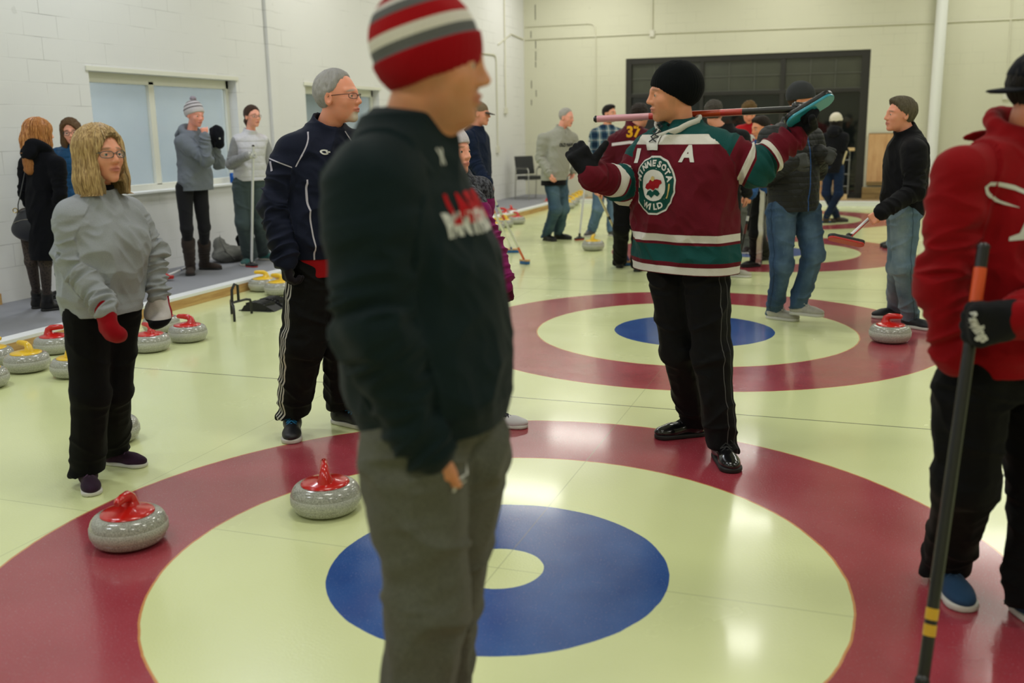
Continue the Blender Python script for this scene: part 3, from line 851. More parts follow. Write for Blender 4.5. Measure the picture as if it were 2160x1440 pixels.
        for q in 'lr':
            gv = g('glove_'+q) or g('glove')
            if gv and not g('noglove_'+q):
                a = dict(s.hands[q]); 
                if gv.get('mitt'): 
                    a2 = dict(a, inf=.007, curl='relax'); pr = hand_prims(**a2)
                    for p_ in pr: p_.k = .03
                else: pr = hand_prims(**dict(a, inf=gv.get('inf', .0028)))
                D = a['D']; fa = nrm(a['W_']-J['el_'+q]); pr += [cone(a['W_']-fa*gv.get('cufflen', .05), a['W_']+D*.02, gv.get('cuffr', .034)*S, .031*S, .02)]
                W_ = a['W_']
                s.obj(gv.get('name', 'glove'), pr, gv['mat'], min(s.h, .0042) if P['depth'] < 9 else .005,
                      lambda V: {'rest': np.stack([(V-W_)@D, (V-W_)@nrm(a['N']), V[:, 2]-W_[2]], -1)}, disp=lambda V, N: vn(V*60, 71)*.0012)
GLASS_LENS = None
def mk_glass(name, tint=(1, 1, 1), rough=0.0, alpha=0.12, c=(200, 215, 220)):
    t = new_mat(name); t.col(lin(c)); t.set(Roughness=0.03, Alpha=alpha, Specular_IOR_Level=0.6); MATS[name] = t.m; return t.m
GLASS_LENS = mk_glass('lens_glass', alpha=.05)

# ------------------------------------------------------------------ flat lettering and marks laid onto cloth
def decal(parent, host, origin, right, up, splines=None, text=None, size=0.05, mat=None, name='lettering', bold=0.0, lift=0.0022, width=None, depth_dir=None, base=None, center=True, shear=0.0, arc=None, grid=0.012, reach=.16, clip=.06, nmin=-1):
    """2D outline (metres) projected on to the garment mesh along -(right x up)"""
    right = nrm(right); up = nrm(up-right*(np.asarray(up)@right)); fwd = np.cross(right, up)
    if text is not None:
        cu = bpy.data.curves.new('t', 'FONT'); cu.body = text; cu.size = size; cu.offset = bold; cu.shear = shear
        cu.align_x = 'CENTER' if center else 'LEFT'; cu.align_y = 'CENTER'; cu.resolution_u = 3
    else:
        cu = bpy.data.curves.new('t', 'CURVE'); cu.dimensions = '2D'; cu.fill_mode = 'BOTH'
        for pts in splines:
            sp = cu.splines.new('POLY'); sp.points.add(len(pts)-1); sp.use_cyclic_u = True
            for i, p in enumerate(pts): sp.points[i].co = (p[0], p[1], 0, 1)
    o = bpy.data.objects.new('t', cu); COL.objects.link(o); bpy.context.view_layer.update()
    dg = bpy.context.evaluated_depsgraph_get(); me = bpy.data.meshes.new_from_object(o.evaluated_get(dg)); bpy.data.objects.remove(o)
    bm = bmesh.new(); bm.from_mesh(me); bpy.data.meshes.remove(me)
    xs = [v.co.x for v in bm.verts]; ys = [v.co.y for v in bm.verts]
    if not xs: return None
    if width:
        k = width/(max(xs)-min(xs)); 
        for v in bm.verts: v.co.x *= k
        xs = [v.co.x for v in bm.verts]
    for axn, (a0, a1) in enumerate(((min(xs), max(xs)), (min(ys), max(ys)))):
        x = a0+grid
        while x < a1:
            co = (x, 0, 0) if axn == 0 else (0, x, 0); no = (1, 0, 0) if axn == 0 else (0, 1, 0)
            bmesh.ops.bisect_plane(bm, geom=bm.verts[:]+bm.edges[:]+bm.faces[:], plane_co=co, plane_no=no); x += grid
    b = host['_base'] if '_base' in host else (0, 0, 0)
    bv = BVH_of(host)
    hb = np.array(host_base(host)); kill = []
    for v in bm.verts:
        x, y = v.co.x, v.co.y
        if arc:
            R, a0 = arc; th = a0-x/R; x, y = (R+y)*math.cos(th), (R+y)*math.sin(th)
        p = origin+right*x+up*y
        h = bv.ray_cast(Vector(p+fwd*reach-hb), Vector(-fwd))
        if h[0] is None or h[3] < reach-clip or h[3] > reach+.16 or h[1].dot(Vector(fwd)) < nmin: kill.append(v)
        v.co = Vector(p-hb) if h[0] is None else h[0]+(h[1]*0.5+Vector(fwd)*0.5).normalized()*lift
    bmesh.ops.delete(bm, geom=kill, context='VERTS')
    me = bpy.data.meshes.new(name); bm.to_mesh(me); bm.free()
    me.polygons.foreach_set('use_smooth', np.ones(len(me.polygons), bool))
    return link(name, me, mat, parent)
_BV = {}
def surf(host, px, py):
    """point on the garment seen at that place of the picture"""
    hb = host_base(host); d = nrm(ptd(px, py, 1.0)-CAM)
    h = BVH_of(host).ray_cast(Vector(CAM-hb), Vector(d))
    return np.array(h[0])+hb if h[0] is not None else ptd(px, py, 3.0)
def BVH_of(o):
    if o.name not in _BV:
        me = o.data; _BV[o.name] = BVHTree.FromPolygons([v.co for v in me.vertices], [tuple(p.vertices) for p in me.polygons])
    return _BV[o.name]
def host_base(o):
    p = o; b = np.zeros(3)
    while p is not None: b = b+np.array(p.location); p = p.parent
    return b

# ------------------------------------------------------------------ room
HY = (0.0, 4.43, 9.54, 14.12)          # centres of the painted houses
XW, YB = -6.0, 18.3                    # left (end) wall, back wall
XR, YF = 13.0, -6.5
def ice_mat():
    t = new_mat('painted_ice'); v = t.coord(); q = t.xyz(v); x, y = q[0], q[1]
    base = t.mix(t.noise(v, .7, 3), lin((217, 226, 160)), lin((226, 231, 180)))
    warp = t.math('MULTIPLY', t.math('SUBTRACT', t.noise(v, 9, 3), .5), .010)
    red = t.mix(t.ramp(t.noise(v, 3, 5), .3, .7), lin((152, 52, 64)), lin((164, 64, 76))); blue = t.mix(t.ramp(t.noise(v, 5, 5), .3, .7), lin((36, 74, 142)), lin((48, 90, 158)))
    def line(dist, w, c, f, base):
        return t.mix(t.math('MULTIPLY', t.math('LESS_THAN', t.math('ABSOLUTE', dist), w), f), base, lin(c))
    # sheet dividers (two faint lines between the second and third sheets) and house lines
    for dy, w, f in ((2.20, .0065, .75), (6.05, .008, .5), (6.75, .008, .5), (11.85, .008, .5)):
        base = line(t.math('SUBTRACT', y, dy), w, (70, 76, 62), f, base)
    for hy in HY:
        dy = t.math('SUBTRACT', y, hy)
        base = line(t.math('MULTIPLY', dy, 1.0), .003, (130, 140, 105), .35, base)
        r = t.math('ADD', t.math('SQRT', t.math('ADD', t.math('MULTIPLY', x, x), t.math('MULTIPLY', dy, dy))), warp)
        for (a, b, c) in ((1.219, 1.829, red), (.165, .61, blue)):
            if c is red:
                base = t.mix(t.math('MULTIPLY', t.band(r, a-.008, b+.008), .85), base, lin((205, 120, 60)))
            base = t.mix(t.band(r, a, b), base, c)
    base = line(x, .003, (120, 130, 100), .28, base)
    base = line(t.math('ADD', x, 1.829), .003, (130, 140, 105), .28, base)
    # frost scratches
    sc = t.ramp(t.noise(t.mapv(v, (1.5, 14, 1)), 2.5, 5, .7), .66, .8)
    base = t.mix(t.math('MULTIPLY', sc, .15), base, (1, 1, 1, 1))
    peb = t.noise(v, 150, 3, .65)
    base = t.mix(t.math('MULTIPLY', t.ramp(peb, .60, .74), .30), base, lin((225, 225, 240)))
    t.col(base); t.set(Specular_IOR_Level=.5, Coat_Weight=.35, Coat_Roughness=.10)
    t.lk(t.math('MULTIPLY_ADD', t.noise(v, 2.0, 4), .22, .13), t.b.inputs['Roughness'])
    t.bump(t.noise(v, 110, 2, .6), .16, .004)
    return t.m
def wall_mat(name, c, bx=.4064, bz=.2032, horiz='y', groove=.75, off=.0):
    t = new_mat(name); v = t.coord(); q = t.xyz(v); u = q[1] if horiz == 'y' else q[0]
    n = t.n.new('ShaderNodeTexBrick'); t.l.new(t.comb(t.math('ADD', u, off), q[2], 0.0), n.inputs['Vector'])
    n.inputs['Scale'].default_value = 1; n.inputs['Brick Width'].default_value = bx; n.inputs['Row Height'].default_value = bz
    n.inputs['Mortar Size'].default_value = .004; n.inputs['Mortar Smooth'].default_value = .5; n.offset = .5
    n.inputs['Color1'].default_value = (1, 1, 1, 1); n.inputs['Color2'].default_value = (.93, .93, .93, 1); n.inputs['Mortar'].default_value = (0, 0, 0, 1)
    fac = n.outputs['Fac']
    pa = t.ramp(t.noise(v, 1.3, 4), .48, .66); fade = t.math('MULTIPLY', fac, t.math('MULTIPLY', pa, groove))
    base = t.mix(t.ramp(t.noise(v, .5, 3), .3, .7), lin(c), lin(tuple(x-6 for x in c)))
    spots = t.ramp(t.noise(v, 7, 2, .4), .745, .77)
    base = t.mix(t.math('MULTIPLY', spots, .12), base, lin((120, 118, 105)))
    t.col(t.mix(fade, base, lin(tuple(int(x*.68) for x in c)))); t.set(Roughness=.62, Specular_IOR_Level=.3)
    h = t.math('SUBTRACT', t.math('MULTIPLY', t.noise(v, 60, 4), .12), t.math('MULTIPLY', fac, .8))
    t.bump(h, .25, .006)
    return t.m
def wood_mat(name, c, c2, scale=(2, 18, 18), rough=.6):
    t = new_mat(name); v = t.coord(); n = t.noise(t.mapv(v, scale), 2, 5, .65)
    b = t.mix(t.ramp(n, .35, .65), lin(c), lin(c2)); k = t.ramp(t.noise(v, 6, 2), .74, .78)
    t.col(t.mix(t.math('MULTIPLY', k, .6), b, lin(tuple(int(x*.45) for x in c2)))); t.set(Roughness=rough); t.bump(n, .2, .004)
    return t.m
ICE = ice_mat()
WALL_L = wall_mat('painted_block_wall', (229, 229, 229), off=.1)
WALL_B = wall_mat('painted_block_wall_back', (214, 213, 192), horiz='x', groove=.35)
def struct(o): o['kind'] = 'structure'; return o
mb = MB(); mb.box((-4.62, YF, -.2), (XR, 17.05, 0)); struct(mb.build('floor', ICE))
def carpet():
    t = new_mat('grey_carpet'); v = t.coord(); n = t.noise(v, 320, 3, .7); m = t.noise(v, 3, 4)
    t.col(t.mix(t.ramp(n, .35, .65), t.mix(m, lin((116, 117, 124)), lin((128, 129, 136))), lin((162, 163, 168)))); t.set(Roughness=.95, Specular_IOR_Level=.1); t.bump(n, .5, .006); return t.m
CARP = carpet()
mb = MB(); mb.box((XW, YF, -.2), (-4.72, YB, .10)); struct(mb.build('floor', CARP))
CONC = fabric('bare_concrete', (176, 152, 118), .8, c2=(160, 138, 108), sheen=0)
mb = MB(); mb.box((-4.70, 17.20, -.2), (XR, YB, .06)); struct(mb.build('floor', CONC))
# curbs: timber board with white cap
WOOD = wood_mat('pine_board', (206, 170, 112), (176, 132, 78), (14, 1.2, 14))
WHITE = plain('white_painted_trim', (232, 234, 236), .4)
mb = MB(); y = YF
while y < 17.0:
    mb.box((-4.64, y+.002, -.0), (-4.60, min(y+2.44, 17.05)-.002, .085), .002); y += 2.44
struct(mb.build('trim_1', WOOD))
mb = MB(); mb.box((-4.73, YF, .083), (-4.60, 17.15, .112), .004); struct(mb.build('trim_2', WHITE))
mb = MB(); mb.box((-4.62, 17.05, 0), (XR, 17.09, .06)); mb.box((-4.62, 17.04, .06), (XR, 17.22, .085), .004); struct(mb.build('trim_3', WHITE))
# left wall with two window openings
WY = ((4.92, 7.36), (8.95, 11.15)); WZ = (.96, 2.17); TK = .22
def wall_open(name, mat, axis, pos, a0, a1, z1, holes, thick, zlo=0):
    mb = MB(); cur = a0
    def bx(u0, u1, zz0, zz1):
        if u1-u0 < 1e-4 or zz1-zz0 < 1e-4: return
        if axis == 'x': mb.box((pos, u0, zz0), (pos+thick, u1, zz1))
        else: mb.box((u0, pos, zz0), (u1, pos+thick, zz1))
    for (h0, h1, b, t) in holes:
        bx(cur, h0, zlo, z1); bx(h0, h1, zlo, b); bx(h0, h1, t, z1); cur = h1
    bx(cur, a1, zlo, z1)
    bmesh.ops.remove_doubles(mb.bm, verts=mb.bm.verts, dist=1e-4)
    return struct(mb.build(name, mat))
wall_open('wall_left', WALL_L, 'x', XW, YF, YB+.3, CEIL, [(a, b, WZ[0], WZ[1]) for a, b in WY], -TK)
wall_open('wall_back', WALL_B, 'y', YB, XW-.3, XR, CEIL, [(-3.71, 1.22, .06, 2.98)], .3)
mb = MB(); mb.box((XR, YF, -.2), (XR+.2, YB+.3, CEIL)); struct(mb.build('wall_right', WALL_B))
mb = MB(); mb.box((XW-.2, YF-.2, -.2), (XR+.2, YF, CEIL)); struct(mb.build('wall_front', WALL_B))
mb = MB(); mb.box((XW-.3, YF-.2, CEIL), (XR+.2, YB+.3, CEIL+.1)); struct(mb.build('ceiling', plain('ceiling_white', (150, 150, 148), .8)))
# pilaster, corner batten
mb = MB(); mb.box((XW, 8.05, .1), (XW+.045, 8.22, CEIL-.01), .004); struct(mb.build('trim_4', WALL_L))
mb = MB(); mb.box((XW, 12.2, .1), (XW+.09, 12.75, CEIL-.01), .004); struct(mb.build('trim_5', WALL_L))
VINYL = plain('window_vinyl', (226, 226, 214), .4)
GL = new_mat('frosted_cold_glass'); 
GL.col(GL.mix(GL.ramp(GL.noise(GL.coord(), 1.2, 2), .3, .7), lin((176, 190, 198)), lin((192, 203, 208)))); GL.set(Roughness=.06, Specular_IOR_Level=.55, Alpha=.55); 
for wi, (a, b) in enumerate(WY):
    r = empty('window_%d' % (wi+1), (XW, (a+b)/2, WZ[0])); struct(r)
    O = (XW, (a+b)/2, WZ[0]); m = a+(b-a)*.425
    f = MB(); x0, x1 = XW-.17, XW-.11
    for (y0, y1, z0, z1) in ((a, b, WZ[0], WZ[0]+.07), (a, b, WZ[1]-.10, WZ[1]), (a, a+.05, WZ[0], WZ[1]), (b-.06, b, WZ[0], WZ[1]), (m-.045, m+.045, WZ[0]+.05, WZ[1]-.06)):
        f.box((x0, y0, z0), (x1, y1, z1), .006)
    f.build('window_frame', VINYL, r, off=O)
    for (y0, y1) in ((a+.05, m-.045), (m+.045, b-.06)):
        g = MB(); g.box((x0+.02, y0, WZ[0]+.07), (x0+.026, y1, WZ[1]-.10)); g.build('pane', GL.m, r, off=O)
    s = MB(); s.box((XW-.17, a-.0, WZ[0]-.02), (XW+.05, b+.0, WZ[0]+.004), .004); s.build('window_sill', WHITE, r, off=O)
    h = MB(); h.box((XW-.0, a-.04, WZ[1]+.0), (XW+.016, b+.04, WZ[1]+.045), .002); h.build('window_head', VINYL, r, off=O)
# viewing room behind the left wall (plain, lit)
mb = MB(); mb.box((XW-2.6, 2.5, -.2), (XW-2.5, 13.5, CEIL)); mb.box((XW-2.5, 2.4, -.2), (XW-.22, 2.5, CEIL)); mb.box((XW-2.5, 13.5, -.2), (XW-.22, 13.6, CEIL)); mb.box((XW-2.5, 2.5, 3.0), (XW-.22, 13.5, 3.1)); mb.box((XW-2.5, 2.5, -.2), (XW-.22, 13.5, .0))
struct(mb.build('wall_viewing_room', plain('viewing_room_paint', (206, 212, 216), .7)))
area(XW-1.3, 6.2, 1.2, 3, 70, (.93, .97, 1), 2.9); area(XW-1.3, 10.5, 1.2, 3, 34, (.93, .97, 1), 2.9)
mb = MB(); mb.box((XW-.5, 9.5, 0), (XW-.42, 10.62, 3.0)); struct(mb.build('trim_6', plain('dark_curtain', (44, 52, 56), .8)))
# back door: dark overhead glazed door
DARK = plain('bronze_door_frame', (34, 33, 28), .45)
DG = new_mat('night_glass'); DG.col((.006, .008, .008)); DG.set(Roughness=.04, Specular_IOR_Level=.6)
dr = struct(empty('door_1', (-1.25, YB, .06))); O = (-1.25, YB, .06)
f = MB(); x0, x1, z0, z1 = -3.71, 1.22, .06, 2.98; y0, y1 = YB+.02, YB+.12
for qi, q in enumerate(((x0, x0+.12, z0, z1), (x1-.16, x1, z0, z1), (x0, x1, z1-.12, z1), (x0, x1, 2.17, 2.25), (-2.13, -2.05, z0, z1), (-.50, -.40, z0, z1), (x0, x1, z0, z0+.08))):
    f.box((q[0]+.0007*qi, y0+.003*qi, q[2]+.0007*qi), (q[1]-.0007*qi, y1-.002*qi, q[3]-.0007*qi), .004)
f.build('door_frame', DARK, dr, off=O)
g = MB(); g.box((x0+.05, YB+.09, z0+.02), (x1-.05, YB+.10, 2.2)); g.build('pane', DG.m, dr, off=O)
DG2 = new_mat('upper_glass_painted_reflection'); DG2.col(DG2.mix(DG2.noise(DG2.coord(), 2.5, 4), lin((52, 54, 44)), lin((74, 76, 62)))); DG2.set(Roughness=.25, Specular_IOR_Level=.5)  # grey-green base colour paints the room's reflection into the upper panes
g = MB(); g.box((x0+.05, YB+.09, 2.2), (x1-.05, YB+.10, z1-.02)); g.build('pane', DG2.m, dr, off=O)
f = MB()
for (a, b) in ((x0+.12, -2.13), (-2.05, -.5), (-.40, x1-.16)):
    n = 3
    for i in range(1, n): xx = a+(b-a)*i/n; f.box((xx-.008, YB+.07, 2.25), (xx+.008, YB+.09, z1-.12))
    f.box((a, YB+.07, 2.545), (b, YB+.09, 2.56))
    for zz in (2.25, z1-.135): f.box((a, YB+.06, zz), (b, YB+.09, zz+.012))
f.build('muntins', plain('muntin_grey', (86, 88, 78), .5), dr, off=O)
# night outside
mb = MB(); mb.box((-9, YB+1.5, -.2), (6, YB+1.6, 5)); struct(mb.build('wall_outside', plain('night_wall', (8, 9, 9), .9)))
# conduits on the walls
CON = plain('painted_conduit', (214, 212, 192), .45)
def conduit(pts, r=.014, box=None, lbl=''):
    b = pts[0]; e = empty('wall_conduit', b, lbl, 'conduit')
    MB().tube(pts, r, 8).build('pipe', CON, e, True, off=b)
    if box is not None:
        c = np.array(box[:3]); h = np.array(box[3]) ; k = MB().box(c-h, c+h, .006).build('junction_box', plain('junction_box_white', (216, 214, 200), .5), e, off=b)
yq = YB-.018; xq = XW+.018
conduit([(-3.15, yq, CEIL-.02), (-3.15, yq, 3.55)], .016, (-3.15, yq, 3.47, (.05, .018, .07)), 'vertical painted conduit ending in a square box above the dark overhead door')
conduit([(XW+.05, yq, 3.47), (-3.2, yq, 3.47)], .013, None, 'thin horizontal conduit running along the back wall from the corner')
conduit([(-3.1, yq, 3.47), (2.3, yq, 3.42), (XR-.1, yq, 3.42)], .013, None, 'long horizontal conduit high on the back wall above the dark door')
conduit([(XW+.05, yq, 3.74), (-4.52, yq, 3.74), (-4.43, yq, 3.72), (-4.39, yq, 3.66), (-4.37, yq, 3.5), (-4.36, yq, .4)], .013, None, 'conduit bending down the back wall left of the dark door')
conduit([(xq, 17.0, CEIL-.02), (xq, 17.0, 3.0), (xq+.01, 16.96, 2.9), (xq, 16.98, 2.0)], .014, (xq, 16.98, 1.93, (.018, .09, .06)), 'vertical conduit with switch box high on the left wall near the corner')
conduit([(xq, 15.0, 3.0), (xq, 16.3, 3.03), (xq, 16.42, 3.0), (xq, 16.46, 2.9), (xq, 16.45, 1.2)], .013, (xq, 16.45, 1.14, (.018, .08, .07)), 'conduit dropping to a low outlet box on the left wall near the corner')
conduit([(xq, 16.6, 3.25), (xq, 17.4, 3.52), (xq, 18.2, 3.47)], .012, None, 'short conduit on the left wall meeting the corner')
conduit([(3.62, yq, CEIL-.02), (3.70, yq, 2.1)], .014, (3.70, yq, 2.02, (.06, .02, .07)), 'thin conduit on the back wall right of the white downpipe')
mb = MB().tube([(2.45, YB-.13, .06), (2.45, YB-.13, CEIL-.01)], .105, 20)
tag(mb.build('downpipe', plain('white_pvc', (236, 238, 236), .35), None, True), 'thick white vertical pipe against the back wall right of the door', 'pipe')

mb = MB()
for (px, a, b) in ((1129, 10, 42), (1120, 66, 80), (1130, 86, 102), (1130, 108, 128), (1130, 130, 142), (1121, 170, 186), (1131, 190, 204), (1121, 210, 222)):
    P0, P1 = [CAM+(d_*((YB-CAM[1])/d_[1])) for d_ in (ptd(px, a, 1)-CAM, ptd(px, b, 1)-CAM)]
    mb.box((P0[0]-.008, YB-.004, P1[2]), (P0[0]+.008, YB+.01, P0[2]))
struct(mb.build('trim_7', plain('dark_joint', (90, 88, 76), .8)))
# ------------------------------------------------------------------ curling stones
def granite():
    t = new_mat('grey_granite'); v = t.coord(); n = t.noise(v, 190, 4, .75); m = t.noise(v, 60, 2)
    b = t.mix(t.ramp(n, .38, .62), lin((128, 128, 120)), lin((182, 182, 172))); b = t.mix(t.ramp(t.voro(v, 150), .12, .2), lin((92, 92, 88)), b)
    t.col(b); t.set(Roughness=.16, Coat_Weight=.4, Coat_Roughness=.08); return t.m
def band_m():
    t = new_mat('striking_band'); v = t.coord(); n = t.noise(v, 240, 3, .75)
    t.col(t.mix(t.ramp(n, .35, .65), lin((140, 141, 132)), lin((205, 205, 196)))); t.set(Roughness=.55); return t.m
GRAN, BAND = granite(), band_m()
HRED, HYEL = plain('red_handle_plastic', (196, 30, 24), .22, coat=.4), plain('yellow_handle_plastic', (232, 190, 36), .28, coat=.3)
def make_stone(mat, name):
    r = empty('curling_stone', (0, 0, 0))
    P_ = [(0, .0), (.050, .0), (.062, .001), (.075, .006)]
    for i in range(15):
        a = -PI/2+.45+(PI-.75)*i/14; P_.append((.084+.061*max(0, math.cos(a))**.62, .063+.060*math.sin(a)))
    P_ = [(rr, z) for rr, z in P_]+[(.075, .122), (.03, .122), (0, .122)]
    b = MB().lathe(P_, 56).build('stone_body', GRAN, r, True)
    MB().lathe([(.1420, .042), (.1456, .047), (.1462, .062), (.1456, .077), (.1420, .082)], 56).build('striking_band', BAND, b, True)
    h = MB().lathe([(.0, .119), (.098, .119), (.101, .123), (.098, .128), (.085, .132), (.06, .137), (.038, .143), (0, .147)], 40)
    ho = h.build('handle', mat, r, True)
    g = MB(); pts = [(-.030, 0, .128), (-.034, 0, .150), (-.032, 0, .170), (-.012, 0, .184), (.03, 0, .188), (.066, 0, .188), (.078, 0, .184)]
    g.tube(pts, [.042, .030, .023, .020, .018, .016, .010], 12, sq=(.95, 1.1)).build('grip', mat, ho, True)
    MB().lathe([(.0, .1275), (.009, .1275), (.009, .1305), (.0, .1310)], 12, (.05, .05, .001)).build('inset_badge', plain('badge_pale', (220, 210, 190), .4), ho, True)
    return r
def copy_tree(o, parent=None):
    c = o.copy(); COL.objects.link(c); c.parent = parent
    for ch in list(o.children): copy_tree(ch, c)
    return c
SR, SY = make_stone(HRED, 'r'), make_stone(HYEL, 'y')
used = set()
def stone(colr, P_, rot, label, group):
    src = SR if colr == 'r' else SY
    o = src if colr not in used else copy_tree(src); used.add(colr)
    o.location = (float(P_[0]), float(P_[1]), 0.0); o.rotation_euler = (0, 0, math.radians(rot)); tag(o, label, 'curling stone', group); return o
def sp(cx, by):      # image column of the centre, row of the front foot
    p = flo(cx, by); d = nrm(np.array([p[0]-CAM[0], p[1]-CAM[1], 0])); return p+d*.075
GR, GY = 'red handled curling stones', 'yellow handled curling stones'
stone('r', sp(277, 1158), 285, 'red handled curling stone on the front red ring, nearest the camera at left', GR)
stone('r', sp(690, 1090), 121, 'red handled curling stone inside the front house beside the striped hat man', GR)
stone('r', sp(1876, 724), -15, 'red handled curling stone at the feet of the man in black jacket and jeans', GR)
stone('r', sp(398, 722), 188, 'red handled curling stone rightmost of the cluster beside the grey sweatshirt woman', GR)
stone('r', sp(318, 743), 160, 'red handled curling stone half hidden behind the grey sweatshirt woman, below her mitten', GR)
stone('r', sp(342, 702), 175, 'red handled curling stone behind the white mitten, closest to the timber curb', GR)
stone('r', sp(118, 747), 25, 'red handled curling stone between the yellow ones, left of the grey sweatshirt woman', GR)
stone('y', sp(60, 786), 170, 'yellow handled curling stone with handle in full view near the left edge', GY)
stone('y', sp(158, 797), 100, 'yellow handled curling stone partly behind the black trousers of the grey sweatshirt woman', GY)
stone('y', sp(-14, 774), 20, 'yellow handled curling stone cut by the left picture edge, with yellow lid showing', GY)
stone('y', sp(-30, 822), 10, 'curling stone at the left picture edge showing only a sliver of granite', GY)
stone('r', sp(236, 938), 90, 'curling stone hidden behind the legs of the grey sweatshirt woman, grey granite sliver showing', GR)
stone('y', sp(556, 615), 205, 'yellow handled curling stone by the curb, left of the pair near the navy jacket man', GY)
stone('y', sp(590, 623), 185, 'yellow handled curling stone by the glove of the navy jacket man, right of the pair', GY)
stone('y', sp(1251, 529), 90, 'lone yellow handled curling stone on the ice beside the man in plaid', GY)
stone('r', sp(1090, 473), 150, 'red handled curling stone in the far cluster, largest beside the two brooms', GR)
stone('r', sp(1062, 463), 200, 'red handled curling stone in the far cluster, at its left', GR)
stone('r', sp(1078, 457), 120, 'red handled curling stone in the far cluster, at its back', GR)
stone('y', sp(1064, 480), 170, 'yellow handled curling stone in the far cluster in front of the red ones', GY)
stone('y', sp(1045, 488), 10, 'curling stone at the left front of the far cluster, behind the white brooms', GY)
stone('r', sp(1158, 437), 30, 'red handled curling stone behind the knees of the grey pullover man', GR)
for i, (cx, by, n_) in enumerate(((1198, 440, 'frontmost'), (1206, 434, 'second'), (1213, 429, 'third'), (1220, 425, 'fourth'), (1226, 421.5, 'fifth, farthest'))):
    stone('y', sp(cx, by), 160+i*7, 'yellow handled curling stone, %s of the row right of the grey pullover man' % n_, GY)

# ------------------------------------------------------------------ cloth patterns
def bands(attr, comp, seq, base_over=None):
    """seq of (lo, hi, rgb)"""
    def f(t, base):
        a = t.attr(attr); v = a.outputs['Fac'] if comp is None else t.xyz(a.outputs['Vector'])[comp]
        for lo, hi, c in seq: base = t.mix(t.band(v, lo, hi), base, lin(c))
        return base
    return f
WHT, GRN, MAR = (212, 208, 200), (22, 72, 70), (98, 20, 34)
def jersey(t, base):
    r = t.xyz(t.attr('rest').outputs['Vector']); l = t.attr('limb').outputs['Fac']; z = r[2]; ax = t.math('ABSOLUTE', r[0])
    tor = t.math('LESS_THAN', l, -.2); arm = t.math('GREATER_THAN', l, -.2)
    zz = t.math('MULTIPLY_ADD', ax, -.22, z)
    zy = t.math('SUBTRACT', z, t.math('MULTIPLY', ax, .02))
    def on(b, m, lo, hi, v, c): return t.mix(t.math('MULTIPLY', m, t.band(v, lo, hi)), b, lin(c))
    one = 1.0
    b = base
    b = on(b, tor, .035, .068, z, WHT); b = on(b, tor, -.055, .022, z, GRN); b = on(b, tor, -.108, -.075, z, WHT)
    b = on(b, tor, .505, .9, z, GRN); b = on(b, tor, .462, .505, z, WHT)
    b = on(b, arm, .0, .16, l, GRN)
    b = on(b, t.math('MULTIPLY', arm, t.math('LESS_THAN', ax, .215)), .505, .9, z, GRN)
    b = on(b, arm, .345, .42, l, WHT); b = on(b, arm, .437, .60, l, GRN); b = on(b, arm, .617, .685, l, WHT)
    return b
def side_stripe(seq, zlo=None, back=False):
    """stripes down the outer side of the leg: seq (front-lo, front-hi, rgb)"""
    def f(t, base):
        l = t.xyz(t.attr('leg').outputs['Vector']); out = t.math('GREATER_THAN', l[0], .02)
        for lo, hi, c in seq: base = t.mix(t.math('MULTIPLY', out, t.band(l[1], lo, hi)), base, lin(c))
        return base
    return f
def plaid(t, base):
    r = t.xyz(t.attr('rest').outputs['Vector'])
    b = base
    for s_, comp in ((.13, 2), (.13, 0)):
        m = t.math('PINGPONG', r[comp], s_/2)
        b = t.mix(t.math('MULTIPLY', t.math('GREATER_THAN', m, s_*.27), .55), b, lin((22, 40, 66)))
        b = t.mix(t.math('MULTIPLY', t.band(m, 0, .006), .8), b, lin((206, 212, 204)))
        b = t.mix(t.math('MULTIPLY', t.band(m, .018, .026), .5), b, lin((150, 176, 180)))
    return b
def denim(name, c, c2=None):
    if name in MATS: return MATS[name]
    c2 = c2 or tuple(min(255, int(x*1.5+8)) for x in c)
    def pat(t, base):
        l = t.xyz(t.attr('leg').outputs['Vector']); v = t.coord()
        fr = t.math('MULTIPLY', t.ramp(l[1], .01, .07), t.ramp(t.noise(v, 5, 3), .3, .7))
        b = t.mix(t.math('MULTIPLY', fr, .75), base, lin(c2))
        b = t.mix(t.math('MULTIPLY', t.ramp(t.noise(t.mapv(v, (1, 1, .25)), 60, 3, .7), .55, .75), .25), b, lin(c2))
        seam = t.math('MULTIPLY', t.math('GREATER_THAN', l[0], .02), t.band(l[1], -.004, .004))
        return t.mix(t.math('MULTIPLY', seam, .6), b, lin(tuple(int(x*.55) for x in c)))
    return fabric(name, c, .85, sheen=.15, pattern=pat, fuzz=.35)
def knit_stripes(seq, base_c):
    def f(t, base):
        v = t.attr('lift').outputs['Fac']
        for lo, hi, c in seq: base = t.mix(t.band(v, lo, hi), base, lin(c))
        return base
    return f
def rib(m, n=60, s=.5):
    return m
def puffer(name, c, c2=None, pitch=.055, zipc=None):
    if name in MATS: return MATS[name]
    t = new_mat(name); r = t.xyz(t.attr('rest').outputs['Vector']); v = t.coord()
    n = t.noise(v, 12, 3); z = t.math('MULTIPLY_ADD', n, .012, r[2])
    w = t.math('POWER', t.math('ABSOLUTE', t.math('SINE', t.math('MULTIPLY', z, PI/pitch))), .45)
    b = t.mix(n, lin(c), lin(c2 or c))
    if zipc:
        d = t.math('MULTIPLY', t.math('GREATER_THAN', r[1], .03), t.band(t.math('MULTIPLY_ADD', r[2], -.02, r[0]), -.006, .006)); b = t.mix(d, b, lin(zipc))
    t.col(b); t.set(Roughness=.58, Specular_IOR_Level=.22)
    t.bump(w, .55, .010, t.bump(t.noise(v, 45, 4), .5, .008)); MATS[name] = t.m; return t.m
BLK = (17, 17, 20)
SK = lambda n, c, brow, beard=None: skin_mat('skin_'+n, c, brow, beard)
